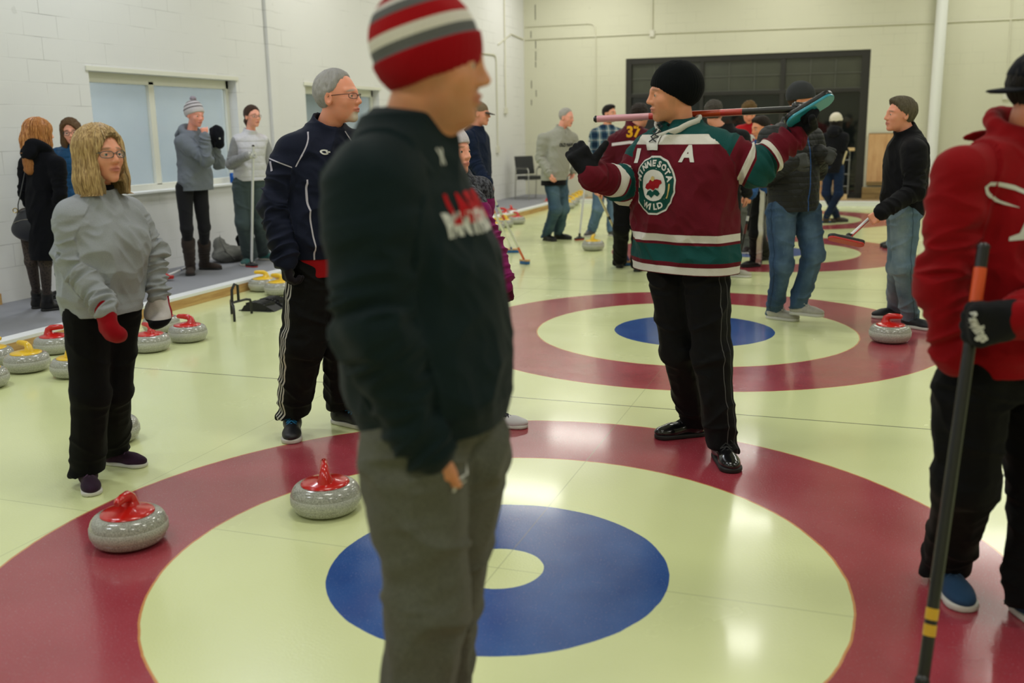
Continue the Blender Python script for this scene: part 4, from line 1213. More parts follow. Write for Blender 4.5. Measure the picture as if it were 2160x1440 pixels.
shoe_m = lambda n, c, r=.5: plain('shoe_'+n, c, r, noise=.1)
SOLEW, SOLEK = plain('sole_white', (205, 202, 195), .6), plain('sole_black', (22, 22, 22), .6)
BLKC = fabric('black_trouser_cloth', (13, 13, 15), .85, sheen=.1)
BLACKGLOVE = fabric('black_glove_cloth', (20, 21, 25), .75, sheen=.15)
F_ = facing
PEOPLE = {}
def only(n): return ONLY is None or n in ONLY
ONLY = None

# ---- 1 front man, striped knit hat
def front_man():
    def hatpat(t, base):
        v = t.attr('lift').outputs['Fac']
        for lo, hi, c in ((.057, .079, (98, 98, 100)), (.079, .101, (214, 208, 200)), (.101, .130, (160, 18, 26)), (.130, .148, (98, 98, 100)), (.148, .156, (210, 205, 200))):
            base = t.mix(t.band(v, lo, hi), base, lin(c))
        return base
    top = fabric('black_green_sweatshirt', (20, 33, 36), .95, heather=.1, sheen=.25)
    pant = fabric('grey_sweatpants', (92, 92, 84), .95, heather=.25, sheen=.25)
    p = Person(ears=False, depth=2.33, px=905, face=74, hface=86, hpitch=3, head=(914, 140), H=1.83, z0=0, vox=.005, bvox=.0045,
        label='person in striped red beanie, dark sweatshirt and grey sweatpants, standing closest to the camera', skin=SK('front', (190, 138, 104), (120, 80, 55), ((140, 100, 72), .12)), beard='full', fatneck=1,
        j={'neck': (862, 272), 'pelvis': (915, 850), 'sh_r': (785, 395, .02), 'el_r': (790, 690, .02), 'wr_r': (893, 925, .07), 'sh_l': (885, 400, .05), 'el_l': (945, 650, .05), 'wr_l': (975, 830, .05),
           'hip_r': (870, 950), 'kn_r': (905, 1260), 'hip_l': (972, 950), 'kn_l': (935, 1260, .03), 'an_r': (848, 1700, 0, .088), 'an_l': (918, 1700, .05, .088)},
        hand_r=dict(dir=F_(80)*.35-UP, palm=-F_(0), curl='relax'), hand_l=dict(dir=-UP+F_(90)*.2, palm=-F_(180)),
        top=dict(name='sweatshirt', mat=top, arm=(.083, .074, .054), slv=.015, bulk=1.0, wr=1.25, rings=[(-.06, .182, .150, .0), (.02, .195, .165, .0), (.3, .2, .165, .0), (.55, .20, .155, 0), (.72, .20, .138, -.015), (.86, .18, .105, -.025), (.95, .13, .086, -.02), (1.04, .080, .076, -.008)]),
        bottom=dict(mat=pant, name='sweatpants', leg=(.112, .086, .076), waist=(.165, .12), hip=(.182, .128), wr=1.2),
        shoe=dict(mat=shoe_m('grey', (70, 70, 72)), sole=SOLEW, lace=SOLEW),
        hat=dict(kind='beanie', mat=fabric('striped_knit_hat', (150, 10, 22), .95, pattern=hatpat, sheen=.3), tilt=20, edge=-.011, cuffh=.060, cuff=.005, thick=.013, height=.022, pom=fabric('pompom_dark_red', (96, 22, 38), .95)))
    A = p.torso_at = p.tf
    red = fabric('print_red', (176, 26, 34), .8, sheen=0); wh = fabric('print_white', (205, 205, 200), .8, sheen=0)
    T = p.topo
    decal(T, T, surf(T, 1000, 436), p.L, UP, text='LAKEVILLE', size=.075, width=.25, bold=.0045, mat=red, name='lettering')
    decal(T, T, surf(T, 1004, 470), p.L, UP, text='PANTHERS', size=.058, width=.20, bold=.004, mat=wh, name='lettering')
    decal(T, T, surf(T, 930, 330), p.L, UP, splines=[[(-.010, .015), (-.005, .017), (0, .004), (.005, .017), (.010, .015), (.004, 0), (.010, -.015), (.005, -.017), (0, -.004), (-.005, -.017), (-.010, -.015), (-.004, 0)]], mat=wh, name='emblem')
    decal(p.poto, p.poto, surf(p.poto, 975, 1012), nrm(RH+p.L*.4), UP, splines=ua_mark(.030), mat=wh, name='emblem')
    return p
def ua_mark(s):
    def arc(cx, cy, r0, r1, a0, a1, n=10):
        o = [(cx+r0*math.cos(a), cy+r0*math.sin(a)) for a in np.linspace(a0, a1, n)]
        return o+[(cx+r1*math.cos(a), cy+r1*math.sin(a)) for a in np.linspace(a1, a0, n)]
    return [arc(0, s*.75, s, s*.68, PI*1.08, PI*1.92), arc(0, -s*.75, s, s*.68, PI*.08, PI*.92)]

# ---- 2 red hoodie man at the right edge
def red_man():
    red = fabric('red_hoodie_cloth', (134, 10, 18), .95, heather=.08, sheen=.3)
    p = Person(depth=3.15, px=2130, face=28, hface=75, hpitch=8, head=(2212, 200), H=1.84, vox=.005,
        label='person in red hoodie and backwards black cap at the right edge holding a black broom', skin=SK('redman', (176, 122, 96), (44, 30, 24), ((40, 28, 22), .85)), beard='full',
        j={'neck': (2168, 292), 'sh_r': (2026, 368), 'el_r': (1986, 605), 'wr_r': (2012, 750, .02), 'sh_l': (2262, 385), 'el_l': (2300, 600, -.1), 'wr_l': (2150, 668, -.42), 'pelvis': (2115, 790),
           'hip_r': (2052, 810), 'kn_r': (2040, 1010), 'hip_l': (2185, 810), 'kn_l': (2195, 1040)},
        feet={'r': (1992, 1232), 'l': (2170, 1300)},
        hand_l=dict(dir=-RH*.8-UP*.15, palm=-F_(0)*1.0+UP*.1, curl='grip', thumb='grip', hs=1.25), hand_r=dict(dir=-UP+RH*.55-TH*.2, curl='relax'),
        top=dict(name='hoodie', mat=red, arm=(.072, .062, .048), collar='hood', hood=.22, wr=1.35, bulk=1.02, hem=.03),
        bottom=dict(mat=BLKC, leg=(.108, .088, .080), wr=1.2), beardlen=1,
        glove_l=dict(mat=BLACKGLOVE, cufflen=.27, cuffr=.088, inf=.010),
        shoe=dict(mat=fabric('blue_suede', (44, 72, 104), .9), sole=SOLEW, lace=plain('lace_blue', (60, 90, 130), .7), dir_r=-5, dir_l=10),
        hair=dict(style='short', mat=hair_mat('hair_dark', (38, 28, 22), (20, 14, 12)), thick=.004),
        hat=dict(kind='cap', backwards=True, mat=fabric('black_cap', (14, 16, 24), .85), tilt=-8, edge=.018))
    wh = fabric('print_white', (205, 205, 200), .8, sheen=0)
    # golfer mark: swing ring and a figure
    C = surf(p.topo, 2122, 405)
    st = [(.058, -.008), (.02, .010), (-.02, .020), (-.045, .022), (-.056, .014), (-.050, .0), (-.030, -.016), (0, -.032), (.022, -.042)]
    wd = [.008, .008, .007, .006, .006, .006, .005, .003, .0008]
    ring = [(x, y+w) for (x, y), w in zip(st[:4], wd)]+[(x-w, y+w*.2) for (x, y), w in zip(st[4:5], wd[4:])]+[(x-w*.6, y-w*.8) for (x, y), w in zip(st[5:], wd[5:])]
    inn = [(x, y-w*.6) for (x, y), w in zip(st[:4], wd)]+[(x+w*.9, y) for (x, y), w in zip(st[4:5], wd[4:])]+[(x+w*.6, y+w*.7) for (x, y), w in zip(st[5:], wd[5:])]
    body_ = [(.050, -.01), (.060, .045), (.085, .048), (.095, .0), (.088, -.04), (.100, -.09), (.105, -.125), (.125, -.135), (.085, -.135), (.084, -.095), (.068, -.055), (.050, -.095), (.040, -.128), (-.002, -.133), (-.001, -.122), (.022, -.112), (.034, -.08), (.052, -.035)]
    decal(p.topo, p.topo, C, p.L, UP, splines=[ring+inn[::-1]], mat=wh, name='emblem', grid=.02)
    decal(p.topo, p.topo, C, p.L, UP, splines=[body_], mat=wh, name='emblem', grid=.02)
    decal(p.topo, p.topo, C+p.L*.072+UP*.068, p.L, UP, splines=[[(.013*math.cos(a), .016*math.sin(a)) for a in np.linspace(0, 2*PI, 14)[:-1]]], mat=wh, name='emblem', grid=.02)
    gl = [o for o in p.root.children if o.name.startswith('glove')][0]
    decal(gl, gl, surf(gl, 2062, 690), nrm(RH*.55-UP*.85), nrm(RH*.85+UP*.55), text='Rawlings', size=.035, width=.085, bold=.0015, mat=wh, name='lettering', lift=.002)
    return p

# ---- 3 jersey man
def jersey_man():
    J3 = fabric('maroon_green_jersey', MAR, .85, sheen=.15, pattern=jersey, fuzz=.45)
    p = Person(ears=False, depth=4.75, px=1462, face=-48, hface=-84, hpitch=4, hroll=-3, head=(1417, 199), H=1.84, vox=.005, bvox=.0045,
        label='person in maroon and green hockey jersey and black beanie with arms spread wide', skin=SK('jersey', (204, 148, 116), (130, 92, 60), ((160, 116, 80), .22)), beard='full',
        j={'neck': (1435, 266), 'pelvis': (1446, 518), 'sh_r': (1376, 322, .0), 'el_r': (1325, 392, -.1), 'wr_r': (1245, 368, -.36), 'sh_l': (1512, 318, .06), 'el_l': (1590, 352, .0), 'wr_l': (1676, 288, .02),
           'hip_r': (1415, 585), 'hip_l': (1490, 585), 'kn_r': (1432, 735), 'kn_l': (1500, 745)},
        feet={'r': (1463, 918), 'l': (1522, 968)},
        hand_r=dict(dir=-RH*.50+UP*.85, palm=F_(-180)*.8+UP*.25+RH*-.2, curl='half', thumb='out', hs=1.2),
        hand_l=dict(hs=1.3, dir=UP*.85+RH*.35, palm=F_(0)*.9+RH*-.2, curl='grip', thumb='grip'),
        top=dict(name='jersey', mat=J3, arm=(.088, .080, .052), slv=-.005, cuff=False, wr=1.5, collar='none', extra=lambda s: [ell(Fr(s.J['neck'], s.L, s.F, UP), (0, .075, .0), (.036, .05, .062), .012, 'sub')],
                 rings=[(-.21, .262, .165, .0), (.1, .25, .165, .0), (.4, .244, .16, .0), (.7, .240, .15, 0), (.86, .19, .118, -.005), (.95, .132, .09, -.012), (1.03, .078, .074, -.005)],
                 inner=(fabric('black_undershirt', (14, 14, 18), .8), None, .035)),
        bottom=dict(mat=fabric('black_track_trousers', (14, 14, 17), .7, sheen=.1, pattern=side_stripe([(.028, .031, (92, 92, 94)), (-.012, -.009, (92, 92, 94))])), leg=(.102, .085, .072), wr=1.0),
        glove=dict(mat=BLACKGLOVE, inf=.0045, cufflen=.07, cuffr=.046),
        shoe=dict(mat=plain('shoe_black_leather', (16, 16, 18), .18, coat=.4), sole=SOLEK, lace=plain('lace_black', (20, 20, 22), .6), dir_r=-78, dir_l=3),
        hat=dict(kind='beanie', mat=fabric('black_knit_hat', (9, 12, 15), .95, sheen=.15), tilt=33, edge=.004, thick=.014, cuff=.0, cuffh=.0, height=.010, slouch=.010))
    wh = fabric('twill_white', (214, 212, 206), .8, sheen=0); gr = fabric('twill_green', (24, 74, 66), .8, sheen=0); rd = fabric('twill_red', (150, 26, 34), .8, sheen=0); tn = fabric('twill_tan', (200, 176, 112), .8, sheen=0)
    T, Fx, L = p.topo, p.F, p.L
    def at(px, py): return surf(T, px, py)
    # letter on the chest
    decal(T, T, at(1451, 326), L, UP, text='A', size=.095, bold=.004, mat=wh, name='lettering', lift=.003, reach=.07, clip=.028, nmin=.12)
    c = at(1379, 391)
    circ = lambda r, x=0, y=0, n=28, ky=1: [(x+r*math.cos(2*PI*i/n), y+r*ky*math.sin(2*PI*i/n)) for i in range(n)]
    def oct_(r): return [(r*math.cos(a)*.97, r*math.sin(a)*1.06) for a in [PI/16+2*PI*i/16 for i in range(16)]]
    decal(T, T, c, L, UP, splines=[oct_(.125)], mat=wh, name='emblem', lift=.0025, reach=.07, clip=.028, nmin=.12)
    decal(T, T, c, L, UP, splines=[oct_(.117)], mat=gr, name='emblem', lift=.0040, reach=.07, clip=.028, nmin=.12)
    decal(T, T, c, L, UP, splines=[circ(.070)], mat=wh, name='emblem', lift=.0055, reach=.07, clip=.028, nmin=.12)
    head = [(-.052, -.012), (-.044, .004), (-.028, .012), (-.020, .024), (-.004, .030), (.010, .026), (.022, .028), (.046, .024), (.050, .012), (.036, .004), (.030, -.012), (.014, -.010), (.002, -.022), (-.018, -.014), (-.034, -.020)]
    decal(T, T, c, L, UP, splines=[head], mat=rd, name='emblem', lift=.0070, reach=.07, clip=.028, nmin=.12)
    trees = [(-.034, -.028), (-.016, -.020), (-.004, -.028), (.012, -.016), (.030, -.022), (.040, -.034), (.022, -.048), (.006, -.040), (-.010, -.056), (-.026, -.044), (-.040, -.044)]
    decal(T, T, c, L, UP, splines=[trees], mat=gr, name='emblem', lift=.0070, reach=.07, clip=.028, nmin=.12)
    decal(T, T, c, L, UP, splines=[circ(.011, -.002, .030)], mat=tn, name='emblem', lift=.0085, reach=.07, clip=.028, nmin=.12)
    # ring lettering
    for wd, a_c, rr, flip in (('MINNESOTA', 90, .079, 1), ('WILD', -90, .108, -1)):
        st = 17.5 if flip == 1 else 15.5; n = len(wd)
        for i, chh in enumerate(wd):
            a = math.radians(a_c-flip*(i-(n-1)/2)*st); rad = .0935
            pos = c+L*(rad*math.cos(a))+UP*(rad*math.sin(a)*1.03)
            up = (L*math.cos(a)+UP*math.sin(a))*flip; rt = np.cross(up, np.cross(L, UP))
            decal(T, T, pos, rt, up, text=chh, size=.037, bold=.0016, mat=wh, name='lettering', lift=.0060, grid=.5, reach=.07, clip=.028, nmin=.12)
    arrow = [(.0875*math.cos(a), .0935*math.sin(a)) for a in np.linspace(-.62, .1, 8)]+[(.0995*math.cos(a)*.96, .0965*math.sin(a)) for a in np.linspace(.1, -.62, 8)]
    decal(T, T, c, L, UP, splines=[arrow], mat=tn, name='emblem', lift=.0060, reach=.07, clip=.028, nmin=.12)
    # shoulder number on the sleeve side
    decal(T, T, at(1346, 330), nrm(L+Fx*.0), UP, text='1', size=.09, bold=.002, width=.022, mat=wh, name='lettering', lift=.003, reach=.07, clip=.028, nmin=.12)
    # white collar with laces
    J = p.J; nf = Fr(J['neck']+UP*.012, p.L, nrm(p.F-UP*.45), nrm(UP+p.F*.45))
    pts = [nf.w((.090*math.sin(a), -.100*math.cos(a)+.0, .004)) for a in np.linspace(-2.75, 2.75, 24)]
    bv = BVH_of(T); hb = np.array(host_base(T)); P2 = []
    low = surf(T, 1384, 290)
    pts = [low-p.L*.012]+pts+[low+p.L*.012]
    for q in pts:
        h = bv.find_nearest(Vector(q-hb)); P2.append(np.array(h[0])+hb+np.array(h[1])*.004)
    # keep left/right halves apart
    cl = MB().tube(P2, [.013]+[.016]*(len(P2)-2)+[.013], 8, sq=(1, .5)).build('collar', wh, T, True, off=p.base)
    tab = [(-.040, .030), (.040, .030), (.034, -.035), (-.034, -.035)]
    decal(T, T, low-UP*.02, L, UP, splines=[tab], mat=wh, name='lace_panel', lift=.006)
    lace = plain('lace_dark', (40, 44, 46), .7); lb = MB()
    for i in range(4):
        zz = .070-.022*i
        for sg in (-1, 1):
            q = [low+L*(sg*(.022+.010*(3-i)/3))+UP*zz, low-L*(sg*(.022+.010*(3-i)/3))+UP*(zz-.022)]
            q2 = []
            for a in q:
                h = bv.ray_cast(Vector(a+Fx*.3-hb), Vector(-Fx)); q2.append(np.array(h[0])+hb+Fx*.012 if h[0] is not None else a)
            q2.insert(1, (q2[0]+q2[1])/2+Fx*.006); lb.tube(q2, .0028, 6)
    lb.build('laces', lace, T, True, off=p.base)
    return p
SPECS = {}

# ---- 4 blonde woman, grey sweatshirt
def blonde_woman():
    g = fabric('grey_heather_sweatshirt', (150, 154, 160), .95, heather=.06, sheen=.3)
    red = fabric('red_fleece_mitten', (142, 12, 24), .95)
    def mitten_pat(t, b):
        r = t.xyz(t.attr('rest').outputs['Vector'])
        b = t.mix(t.math('LESS_THAN', r[1], -.008), b, lin((150, 14, 44)))
        return t.mix(t.math('MULTIPLY', t.math('GREATER_THAN', r[0], .105), t.math('GREATER_THAN', r[1], -.03)), b, lin((18, 18, 24)))
    p = Person(depth=4.45, px=215, face=58, hface=56, hpitch=-3, head=(213, 329), fem=True, vox=.005, bvox=.004, hs=.98,
        label='person with blonde bob and glasses in grey sweatshirt and red mittens', skin=SK('blonde', (206, 150, 122), (130, 98, 66)), iris=(70, 90, 80),
        j={'neck': (208, 412), 'pelvis': (212, 618), 'sh_r': (152, 455), 'el_r': (168, 560), 'wr_r': (222, 652, -.06), 'sh_l': (270, 452), 'el_l': (318, 535), 'wr_l': (335, 622, .0),
           'hip_r': (182, 650), 'hip_l': (252, 650), 'kn_r': (192, 830), 'kn_l': (240, 820)},
        feet={'r': (188, 1022), 'l': (243, 978)},
        hand_r=dict(dir=-UP+RH*.12, palm=F_(140), curl='relax', hs=1.15), hand_l=dict(dir=-UP+RH*.05, palm=TH*.9-RH*.5, curl='relax', hs=1.15),
        top=dict(name='sweatshirt', mat=g, arm=(.075, .070, .048), wr=1.9, slv=-.01,
                 rings=[(-.20, .192, .165, .0), (.0, .20, .175, .01), (.3, .205, .178, .015), (.62, .20, .170, .01), (.84, .165, .125, 0), (.94, .115, .085, -.01), (1.02, .064, .060, -.005)], bust=1.2,
                 inner=(fabric('black_neck_warmer', (12, 12, 18), .9), None, .05)),
        bottom=dict(mat=fabric('black_stretch_trousers', (12, 12, 13), .85, sheen=.1), leg=(.108, .088, .088), hip=(.172, .145), waist=(.15, .12), wr=.7, end=.05),
        hair=dict(style='bob', mat=hair_mat('hair_blonde', (210, 182, 130), (140, 110, 72), 1.0), len=-.165, flare=.118, thick=.013, amp=.004, part=1, strands=620, smat=strand_mat('strand_blonde', (212, 184, 134), (146, 116, 78))),
        glasses=dict(mat=plain('glasses_teal', (46, 66, 72), .3), h=.014),
        glove_r=dict(name='mitten', mat=red, mitt=True, cufflen=.07, cuffr=.046), glove_l=dict(name='mitten', mat=fabric('white_red_mitten', (206, 200, 204), .95, pattern=mitten_pat), mitt=True, cufflen=.09, cuffr=.044),
        shoe=dict(mat=fabric('plum_running_shoe', (62, 34, 60), .8, c2=(40, 26, 40)), sole=SOLEW, lace=plain('lace_plum', (90, 60, 90), .7), dir_r=28, dir_l=72))
    return p

# ---- 5 navy jacket man
def navy_man():
    nv = fabric('navy_track_jacket', (18, 22, 40), .7, sheen=.15)
    def pat(t, b):
        r = t.xyz(t.attr('rest').outputs['Vector']); l = t.attr('limb').outputs['Fac']; ax = t.math('ABSOLUTE', r[0])
        fr = t.math('GREATER_THAN', r[1], 0.0); tor = t.math('LESS_THAN', l, -.2)
        w1 = t.math('ABSOLUTE', t.math('SUBTRACT', ax, t.math('MULTIPLY_ADD', t.math('SINE', t.math('MULTIPLY', r[2], 7)), .018, .135)))
        c = lin((186, 182, 196))
        b = t.mix(t.math('MULTIPLY', t.math('MULTIPLY', fr, tor), t.math('MULTIPLY', t.math('LESS_THAN', w1, .0032), t.math('LESS_THAN', r[2], .34))), b, c)
        b = t.mix(t.math('MULTIPLY', t.math('GREATER_THAN', l, -.2), t.band(l, .125, .135)), b, c)
        d = t.math('ABSOLUTE', t.math('SUBTRACT', ax, t.math('MULTIPLY_ADD', r[2], -.62, .435)))
        b = t.mix(t.math('MULTIPLY', t.band(r[2], .40, .56), t.math('MULTIPLY', fr, t.math('LESS_THAN', d, .0035))), b, c)
        return b
    nvp = fabric('navy_track_jacket_piped', (20, 25, 44), .7, sheen=.15, pattern=pat)
    adi = fabric('black_track_trousers_striped', (16, 16, 17), .8, sheen=.1, pattern=side_stripe([(-.022, -.013, (190, 186, 180)), (-.004, .005, (190, 186, 180)), (.014, .023, (190, 186, 180))]))
    p = Person(depth=5.1, px=690, face=42, hface=72, hpitch=-2, head=(714, 206), vox=.005, bvox=.004, hs=1.04,
        label='person with short grey hair, glasses and goatee in navy jacket with white piping', skin=SK('navy', (212, 150, 124), (170, 160, 150), ((205, 198, 186), .9)), beard='goatee',
        j={'neck': (688, 272), 'pelvis': (680, 520), 'sh_r': (618, 318), 'el_r': (580, 432), 'wr_r': (602, 545, -.03), 'sh_l': (770, 322), 'el_l': (805, 435), 'wr_l': (800, 540),
           'hip_r': (655, 575), 'hip_l': (715, 575), 'kn_r': (640, 720), 'kn_l': (725, 730)},
        feet={'r': (618, 912), 'l': (722, 893)},
        hand_r=dict(dir=-UP+RH*.1, palm=F_(120), curl='half', hs=1.08), hand_l=dict(dir=-UP),
        top=dict(name='track_jacket', mat=nvp, arm=(.080, .072, .052), wr=1.6, collar='stand', colh=.045,
                 rings=[(-.08, .195, .150, .01), (.1, .205, .165, .02), (.4, .21, .165, .02), (.7, .21, .150, .01), (.86, .178, .118, -.005), (.95, .125, .09, -.01), (1.03, .078, .074, -.005)],
                 inner=(fabric('red_undershirt', (150, 16, 22), .85), -.23, None)),
        bottom=dict(name='track_trousers', mat=adi, leg=(.115, .105, .078), wr=1.3, end=.085),
        hair=dict(style='short', mat=hair_mat('hair_grey', (244, 241, 240), (196, 192, 190), 1.6), thick=.008, amp=.004, bald=True),
        glasses=dict(mat=plain('glasses_brown', (70, 40, 34), .35), h=.012),
        glove=dict(mat=fabric('black_sport_glove', (22, 18, 24), .8), inf=.004, cufflen=.06, cuffr=.040),
        shoe=dict(mat=plain('shoe_black_white', (24, 24, 28), .5), sole=SOLEW, lace=plain('lace_blue_bright', (20, 120, 180), .6), dir_r=10, dir_l=58))
    wh = fabric('print_white', (205, 205, 200), .8, sheen=0)
    a = [(.017*math.cos(t)*1.25, .012*math.sin(t)) for t in np.linspace(.6, 2*PI-.6, 20)]+[(.009*math.cos(t)*1.25, .0055*math.sin(t)) for t in np.linspace(2*PI-.6, .6, 20)]
    decal(p.topo, p.topo, surf(p.topo, 684, 321), p.L, UP, splines=[a], mat=wh, name='emblem', lift=.003)
    decal(p.topo, p.topo, surf(p.topo, 684, 321)+p.L*.006, p.L, UP, splines=[[(0, .003), (.020, .003), (.020, -.003), (0, -.003)]], mat=wh, name='emblem', lift=.003)
    sl = plain('sleeve_badge', (176, 172, 190), .6)
    decal(p.topo, p.topo, surf(p.topo, 572, 351), nrm(RH+TH*.1), UP, splines=[[(-.008, .024), (.004, .024), (.010, -.02), (-.002, -.024)]], mat=sl, name='sleeve_badge', lift=.003)
    return p

# ---- 6 woman in black coat, seen from behind, with handbag
def coat_woman():
    c = fabric('black_wool_coat', (12, 13, 19), .9, sheen=.1)
    lace = new_mat('lace_leggings'); v = lace.coord(); n = lace.voro(lace.mapv(v, (1, 1, 1)), 55)
    lace.col(lace.mix(lace.ramp(n, .25, .45), lin((20, 18, 20)), lin((66, 54, 50)))); lace.set(Roughness=.8)
    p = Person(depth=8.05, px=92, face=150, hface=140, head=(84, 283), fem=True, z0=.1, vox=.006,
        label='person with long strawberry blonde hair in black coat, seen from behind at the left wall', skin=SK('coat', (214, 170, 146), (150, 110, 70)),
        j={'neck': (88, 320), 'pelvis': (96, 470), 'sh_r': (122, 345), 'el_r': (128, 410), 'sh_l': (56, 345), 'el_l': (52, 405), 'wr_l': (70, 450)}, feet={'l': (82, 650), 'r': (102, 655)},
        top=dict(name='coat', mat=c, arm=(.062, .056, .044), collar='hood', wr=.9, rings=[(-.52, .165, .15, 0), (-.2, .17, .15, .0), (.1, .165, .14, .0), (.5, .15, .125, 0), (.8, .15, .115, 0), (.93, .11, .085, -.01), (1.02, .066, .062, 0)]),
        bottom=dict(name='leggings', mat=lace.m, leg=(.075, .055, .036), end=.12, wr=.2),
        hair=dict(style='bob', mat=hair_mat('hair_strawberry', (206, 142, 84), (150, 90, 44), 1.0), len=-.15, flare=.105, thick=.012, amp=.006, backlen=-.27, bx=-.055, strands=300, smat=strand_mat('strand_strawberry', (216, 156, 96), (160, 98, 52))),
        shoe=dict(kind='boot', mat=plain('black_boot_leather', (14, 13, 14), .45), sole=SOLEK, height=.09, shaft=.05, heel=True, dir_l=128, dir_r=128))
    # handbag hanging at her side
    L = plain('black_bag_leather', (26, 28, 38), .4); B = ptd(68, 473, 7.85); e = empty('handbag', B-UP*.16, 'black leather handbag hanging beside the black coat at the left', 'handbag')
    f = Fr(B, RH, -TH, UP); O = B-UP*.16
    V, Q = implicit([ell(f, (0, 0, -.04), (.17, .075, .10), .04), ell(f, (0, 0, .04), (.12, .055, .09), .06)], .006)
    finish('bag_body', V, Q, L, e, O)
    MB().tube([f.w((-.10, 0, .10)), f.w((-.07, -.05, .16)), f.w((-.03, -.03, .30)), f.w((.02, 0, .50)), f.w((.05, .05, .62))], .009, 6, sq=(.5, 1.4)).build('strap', L, e, True, off=O)
    MB().tube([f.w((.10, -.02, .10)), f.w((.08, -.05, .17)), f.w((.04, -.03, .30)), f.w((.04, 0, .50)), f.w((.06, .05, .62))], .009, 6, sq=(.5, 1.4)).build('strap', L, e, True, off=O)
    for sx in (-.10, .10): MB().tube([f.w((sx+.018*math.cos(a), -.045, .115+.018*math.sin(a))) for a in np.linspace(0, 2*PI, 13)[:-1]], .004, 6, closed=True).build('ring', plain('brass', (170, 150, 100), .3, 1), e, True, off=O)
    MB().tube([f.w((x, -.068+abs(x)*.12, .045-x*x*2)) for x in np.linspace(-.12, .12, 9)], .003, 5).build('zip', plain('zip_pale', (120, 116, 108), .4), e, True, off=O)
    return p
def brunette_woman():
    b = puffer('teal_blue_jacket', (22, 64, 104), (30, 84, 128), .06)
    return Person(depth=9.05, px=150, face=-25, hface=20, hpitch=6, hroll=4, head=(150, 279), fem=True, z0=.1, vox=.0062, H=None,
        label='person with brown bob and dark glasses in blue jacket, at the left behind the others', skin=SK('brunette', (220, 164, 140), (90, 60, 40)),
        j={'neck': (152, 312)},
        top=dict(name='jacket', mat=b, arm=(.066, .058, .046), collar='stand'), bottom=dict(mat=denim('denim_dark', (34, 46, 70)), leg=(.085, .064, .055)),
        hair=dict(style='bob', mat=hair_mat('hair_brown', (138, 102, 62), (84, 58, 34), 1.0), len=-.15, flare=.11, thick=.012, amp=.004, part=-1),
        glasses=dict(mat=plain('glasses_black', (20, 18, 20), .3), h=.019), shoe=dict(mat=shoe_m('black', (24, 24, 26)), sole=SOLEK))

# ---- 8 grey hoodie woman
def hoodie_woman():
    g = fabric('blue_grey_hoodie', (112, 118, 128), .95, heather=.1, sheen=.25)
    def hp(t, base):
        v = t.attr('lift').outputs['Fac']
        for lo, hi in ((.052, .068), (.090, .106), (.124, .138)): base = t.mix(t.band(v, lo, hi), base, lin((112, 106, 108)))
        return base
    p = Person(depth=10.25, px=420, face=48, hface=52, hpitch=10, head=(412, 243), fem=True, z0=.1, vox=.0062,
        label='person in grey hoodie and striped knit hat with one hand at the mouth', skin=SK('hoodiew', (222, 160, 144), (150, 110, 80)),
        j={'neck': (403, 283), 'sh_r': (385, 300), 'el_r': (436, 338, -.05), 'wr_r': (431, 288, -.08), 'sh_l': (430, 298), 'el_l': (462, 345, .05), 'wr_l': (453, 312, -.05), 'pelvis': (413, 385)}, feet={'r': (403, 577), 'l': (432, 568)},
        hand_r=dict(dir=UP+RH*.05, palm=-RH*.6+TH*-.5, curl='fist'), hand_l=dict(dir=UP+RH*.1, palm=-RH, curl='grip'),
        top=dict(name='hoodie', mat=g, arm=(.066, .060, .046), collar='hood', wr=1.2, bulk=1.1, hem=-.16),
        bottom=dict(name='leggings', mat=fabric('charcoal_leggings', (32, 32, 36), .85), leg=(.088, .062, .044), end=.2, wr=.4),
        shoe=dict(kind='boot', mat=fabric('taupe_suede_boot', (72, 62, 58), .9, c2=(52, 46, 44)), sole=SOLEK, height=.34, shaft=.070, dir_r=15, dir_l=80),
        hat=dict(kind='beanie', mat=fabric('striped_knit_hat_pale', (196, 190, 194), .95, pattern=hp), tilt=26, edge=.024, cuffh=.05, cuff=.002, height=.028, slouch=.012, thick=.013, pom=fabric('pompom_pale', (150, 140, 150), .95)))
    # dark cap with gloves held in the left hand
    B = ptd(456, 288, 10.05); e = empty('held_cap', B-UP*.12, 'bundled black cap held up by the person in grey hoodie', 'cap')
    f = Fr(B, RH, -TH, UP); k = fabric('black_cap_cloth', (17, 19, 26), .85)
    V, Q = implicit([ell(f, (.01, 0, .03), (.075, .06, .085), .03), ell(f, (.03, -.01, -.05), (.055, .05, .07), .03), cone(f.w((-.04, 0, .06)), f.w((-.03, 0, -.10)), .02, .015, .02)], .006)
    V = V+normals(V, Q)*(vn(V*28)*.008)[:, None]; finish('crown', V, Q, k, e, B-UP*.12)
    MB().tube([f.w((.05+.006*math.cos(a), -.055, -.02+.006*math.sin(a))) for a in np.linspace(0, 2*PI, 9)[:-1]], .004, 6, closed=True).build('button', plain('button_white', (210, 210, 205), .5), e, True, off=B-UP*.12)
    return p

